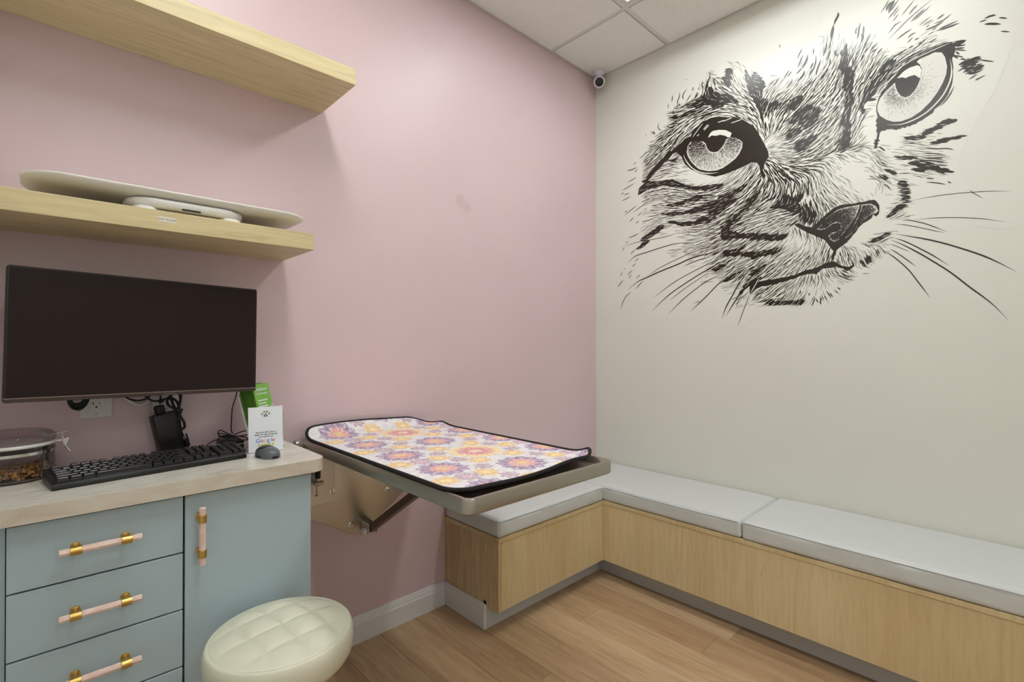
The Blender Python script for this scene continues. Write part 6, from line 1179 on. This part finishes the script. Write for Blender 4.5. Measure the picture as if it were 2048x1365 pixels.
# fine light hairs crossing the dark patches
lp, lw = [], []
for d_, poly in FUR_PATCH:
    q = np.array(poly, float); P = seeds(q.min(0)-4, q.max(0)+4, 21); P = P[inside(P, poly)]
    if not len(P): continue
    a_, _ = field(P); l_ = rng.uniform(14, 30, len(P))*dens(P[:, 0])
    P0 = P-np.stack([np.cos(a_), np.sin(a_)], 1)*(l_*.5)[:, None]
    T = trace(P0, l_); lp += list(T); lw += [np.array([.2, .8, 1, .7, .1])*w_ for w_ in rng.uniform(.8, 1.9, len(T))]
o = obj('light_fur', strips(lp, lw, .0014, .0002), M_FILM, mural); o['kind'] = 'stuff'
o = obj('fur_strokes', strips(pa_+pb_, wa_+wb_, .0009, .0004), M_MINK, mural); o['kind'] = 'stuff'
obj('film', flat([FILM], .0005), M_FILM, mural)
for d_, poly in FUR_PATCH:
    if d_ >= .97:
        q = np.array(poly, float); c_ = q.mean(0)
        # ragged outline
        rag = []
        for i in range(len(q)):
            a, b_ = q[i], q[(i+1) % len(q)]; m_ = max(1, int(np.hypot(*(b_-a))/9))
            for k in range(m_):
                f = k/m_; rag.append(tuple(a+(b_-a)*f+(rng.uniform(-1.6, 1.6, 2))))
        obj('fur_patch', flat([rag], .0008), M_MINK, mural)
def ragged(poly, amp, step):
    q = np.array(poly, float); out = []
    for i in range(len(q)):
        a, b_ = q[i], q[(i+1) % len(q)]; m_ = max(1, int(np.hypot(*(b_-a))/step))
        for k in range(m_): out.append(tuple(a+(b_-a)*k/m_+rng.uniform(-amp, amp, 2)))
    return out
names = {'eye_left': 'eye', 'eye_right': 'eye', 'nose': 'nose', 'mouth': 'mouth'}
parts_ = {}
for k_, poly in SOLID.items():
    parts_[k_] = obj(names[k_], flat([ragged(poly, .5 if 'eye' in k_ else 1.6, 8)], .0010), M_MINK, mural)
for n_, par, poly in LIGHT:
    p_ = obj(n_, flat([poly], .0014), M_IRIS if n_ in ('iris', 'nose_leather') else M_FILM, parts_[par])
def hatch(poly, g, L, w_, ang_fn, dark_fn, lift=.0018, jit=.25):
    q = np.array(poly); P = seeds(q.min(0), q.max(0), g); P = P[inside(P, poly)]
    d_ = dark_fn(P); keep = rng.rand(len(P)) < np.clip(d_*2.2, 0, 1); P, d_ = P[keep], d_[keep]
    a = ang_fn(P)+rng.uniform(-jit, jit, len(P)); l_ = L*rng.uniform(.6, 1.3, len(P))
    dv = np.stack([np.cos(a), np.sin(a)], 1)*l_[:, None]/2
    T = np.stack([P-dv, P, P+dv], 1); ok = inside(T[:, 0], poly) & inside(T[:, 2], poly)
    T, d_ = T[ok], d_[ok]
    W = (w_*np.clip(d_, .25, 1.2))[:, None]*np.array([.3, 1, .3])
    return list(T), list(W)
hp, hw = [], []
for n_, par, poly in LIGHT:
    q = np.array(poly); lo, hi = q.min(0), q.max(0)
    if n_ == 'iris' and par == 'eye_left':
        c_ = np.array((lo[0]+(hi[0]-lo[0])*.50, hi[1]-(hi[1]-lo[1])*.12))
        a_, b_ = hatch(poly, 4.6, 13, 3.4, lambda P: np.arctan2(P[:, 1]-c_[1], P[:, 0]-c_[0]), lambda P: np.clip(.22+1.0*((P[:, 1]-lo[1])/(hi[1]-lo[1]))**2.2, 0, 1.2))
    elif n_ == 'iris':
        c_ = np.array((lo[0]+(hi[0]-lo[0])*.42, lo[1]+(hi[1]-lo[1])*.52))
        sz = .5*np.hypot(*(hi-lo))
        def dk_(P):
            r_ = np.hypot(P[:, 0]-c_[0], P[:, 1]-c_[1])/sz; left = np.clip((c_[0]-P[:, 0])/sz+.4, 0, 1)
            return np.clip(.75*np.exp(-((r_-.25)/.18)**2)*(.35+.65*left)+.02, 0, 1)
        a_, b_ = hatch(poly, 4.6, 9, 2.0, lambda P: np.arctan2(P[:, 1]-c_[1], P[:, 0]-c_[0]), dk_)
    elif n_ == 'nose_leather':
        a_, b_ = hatch(poly, 4.0, 13, 3.3, lambda P: np.full(len(P), R(52)), lambda P: np.clip(1.0-.75*(P[:, 0]-lo[0])/(hi[0]-lo[0]), .2, 1), jit=.06)
        c2, d2 = hatch(poly, 4.4, 13, 3.0, lambda P: np.full(len(P), R(-62)), lambda P: np.clip(1.0-.75*(P[:, 0]-lo[0])/(hi[0]-lo[0]), .15, 1), jit=.06)
        a_, b_ = a_+c2, b_+d2
    else: continue
    hp += a_; hw += b_
o = obj('fine_hatching', strips(hp, hw, .0017, .0003), M_MINK, mural); o['kind'] = 'stuff'
def curve2(pts, n_=5):
    return np.array([tuple(p)[:2] for p in smooth_path([(a, b_, 0) for a, b_ in pts], n_)])
def free(L_, taper):
    ps, ws = [], []
    for w_, pts in L_:
        p = curve2(pts); f = np.linspace(0, 1, len(p)); ps.append(p)
        ws.append(w_*(np.clip(np.minimum(f, 1-f)*taper, .12, 1)))
    return ps, ws
for w_, pts in WHISKER:
    ps, ws = free([(w_*1.05, pts)], 4); obj('whisker', strips(ps, ws, .0014, .0002), M_MINK, mural)
ps, ws = free(STROKE, 3.2)
o = obj('stray_hairs', strips(ps, ws, .0014, .0002), M_MINK, mural); o['kind'] = 'stuff'
ps, ws = free(WSTROKE, 5)
o = obj('light_hairs', strips(ps, ws, .0016), M_FILM, mural); o['kind'] = 'stuff'
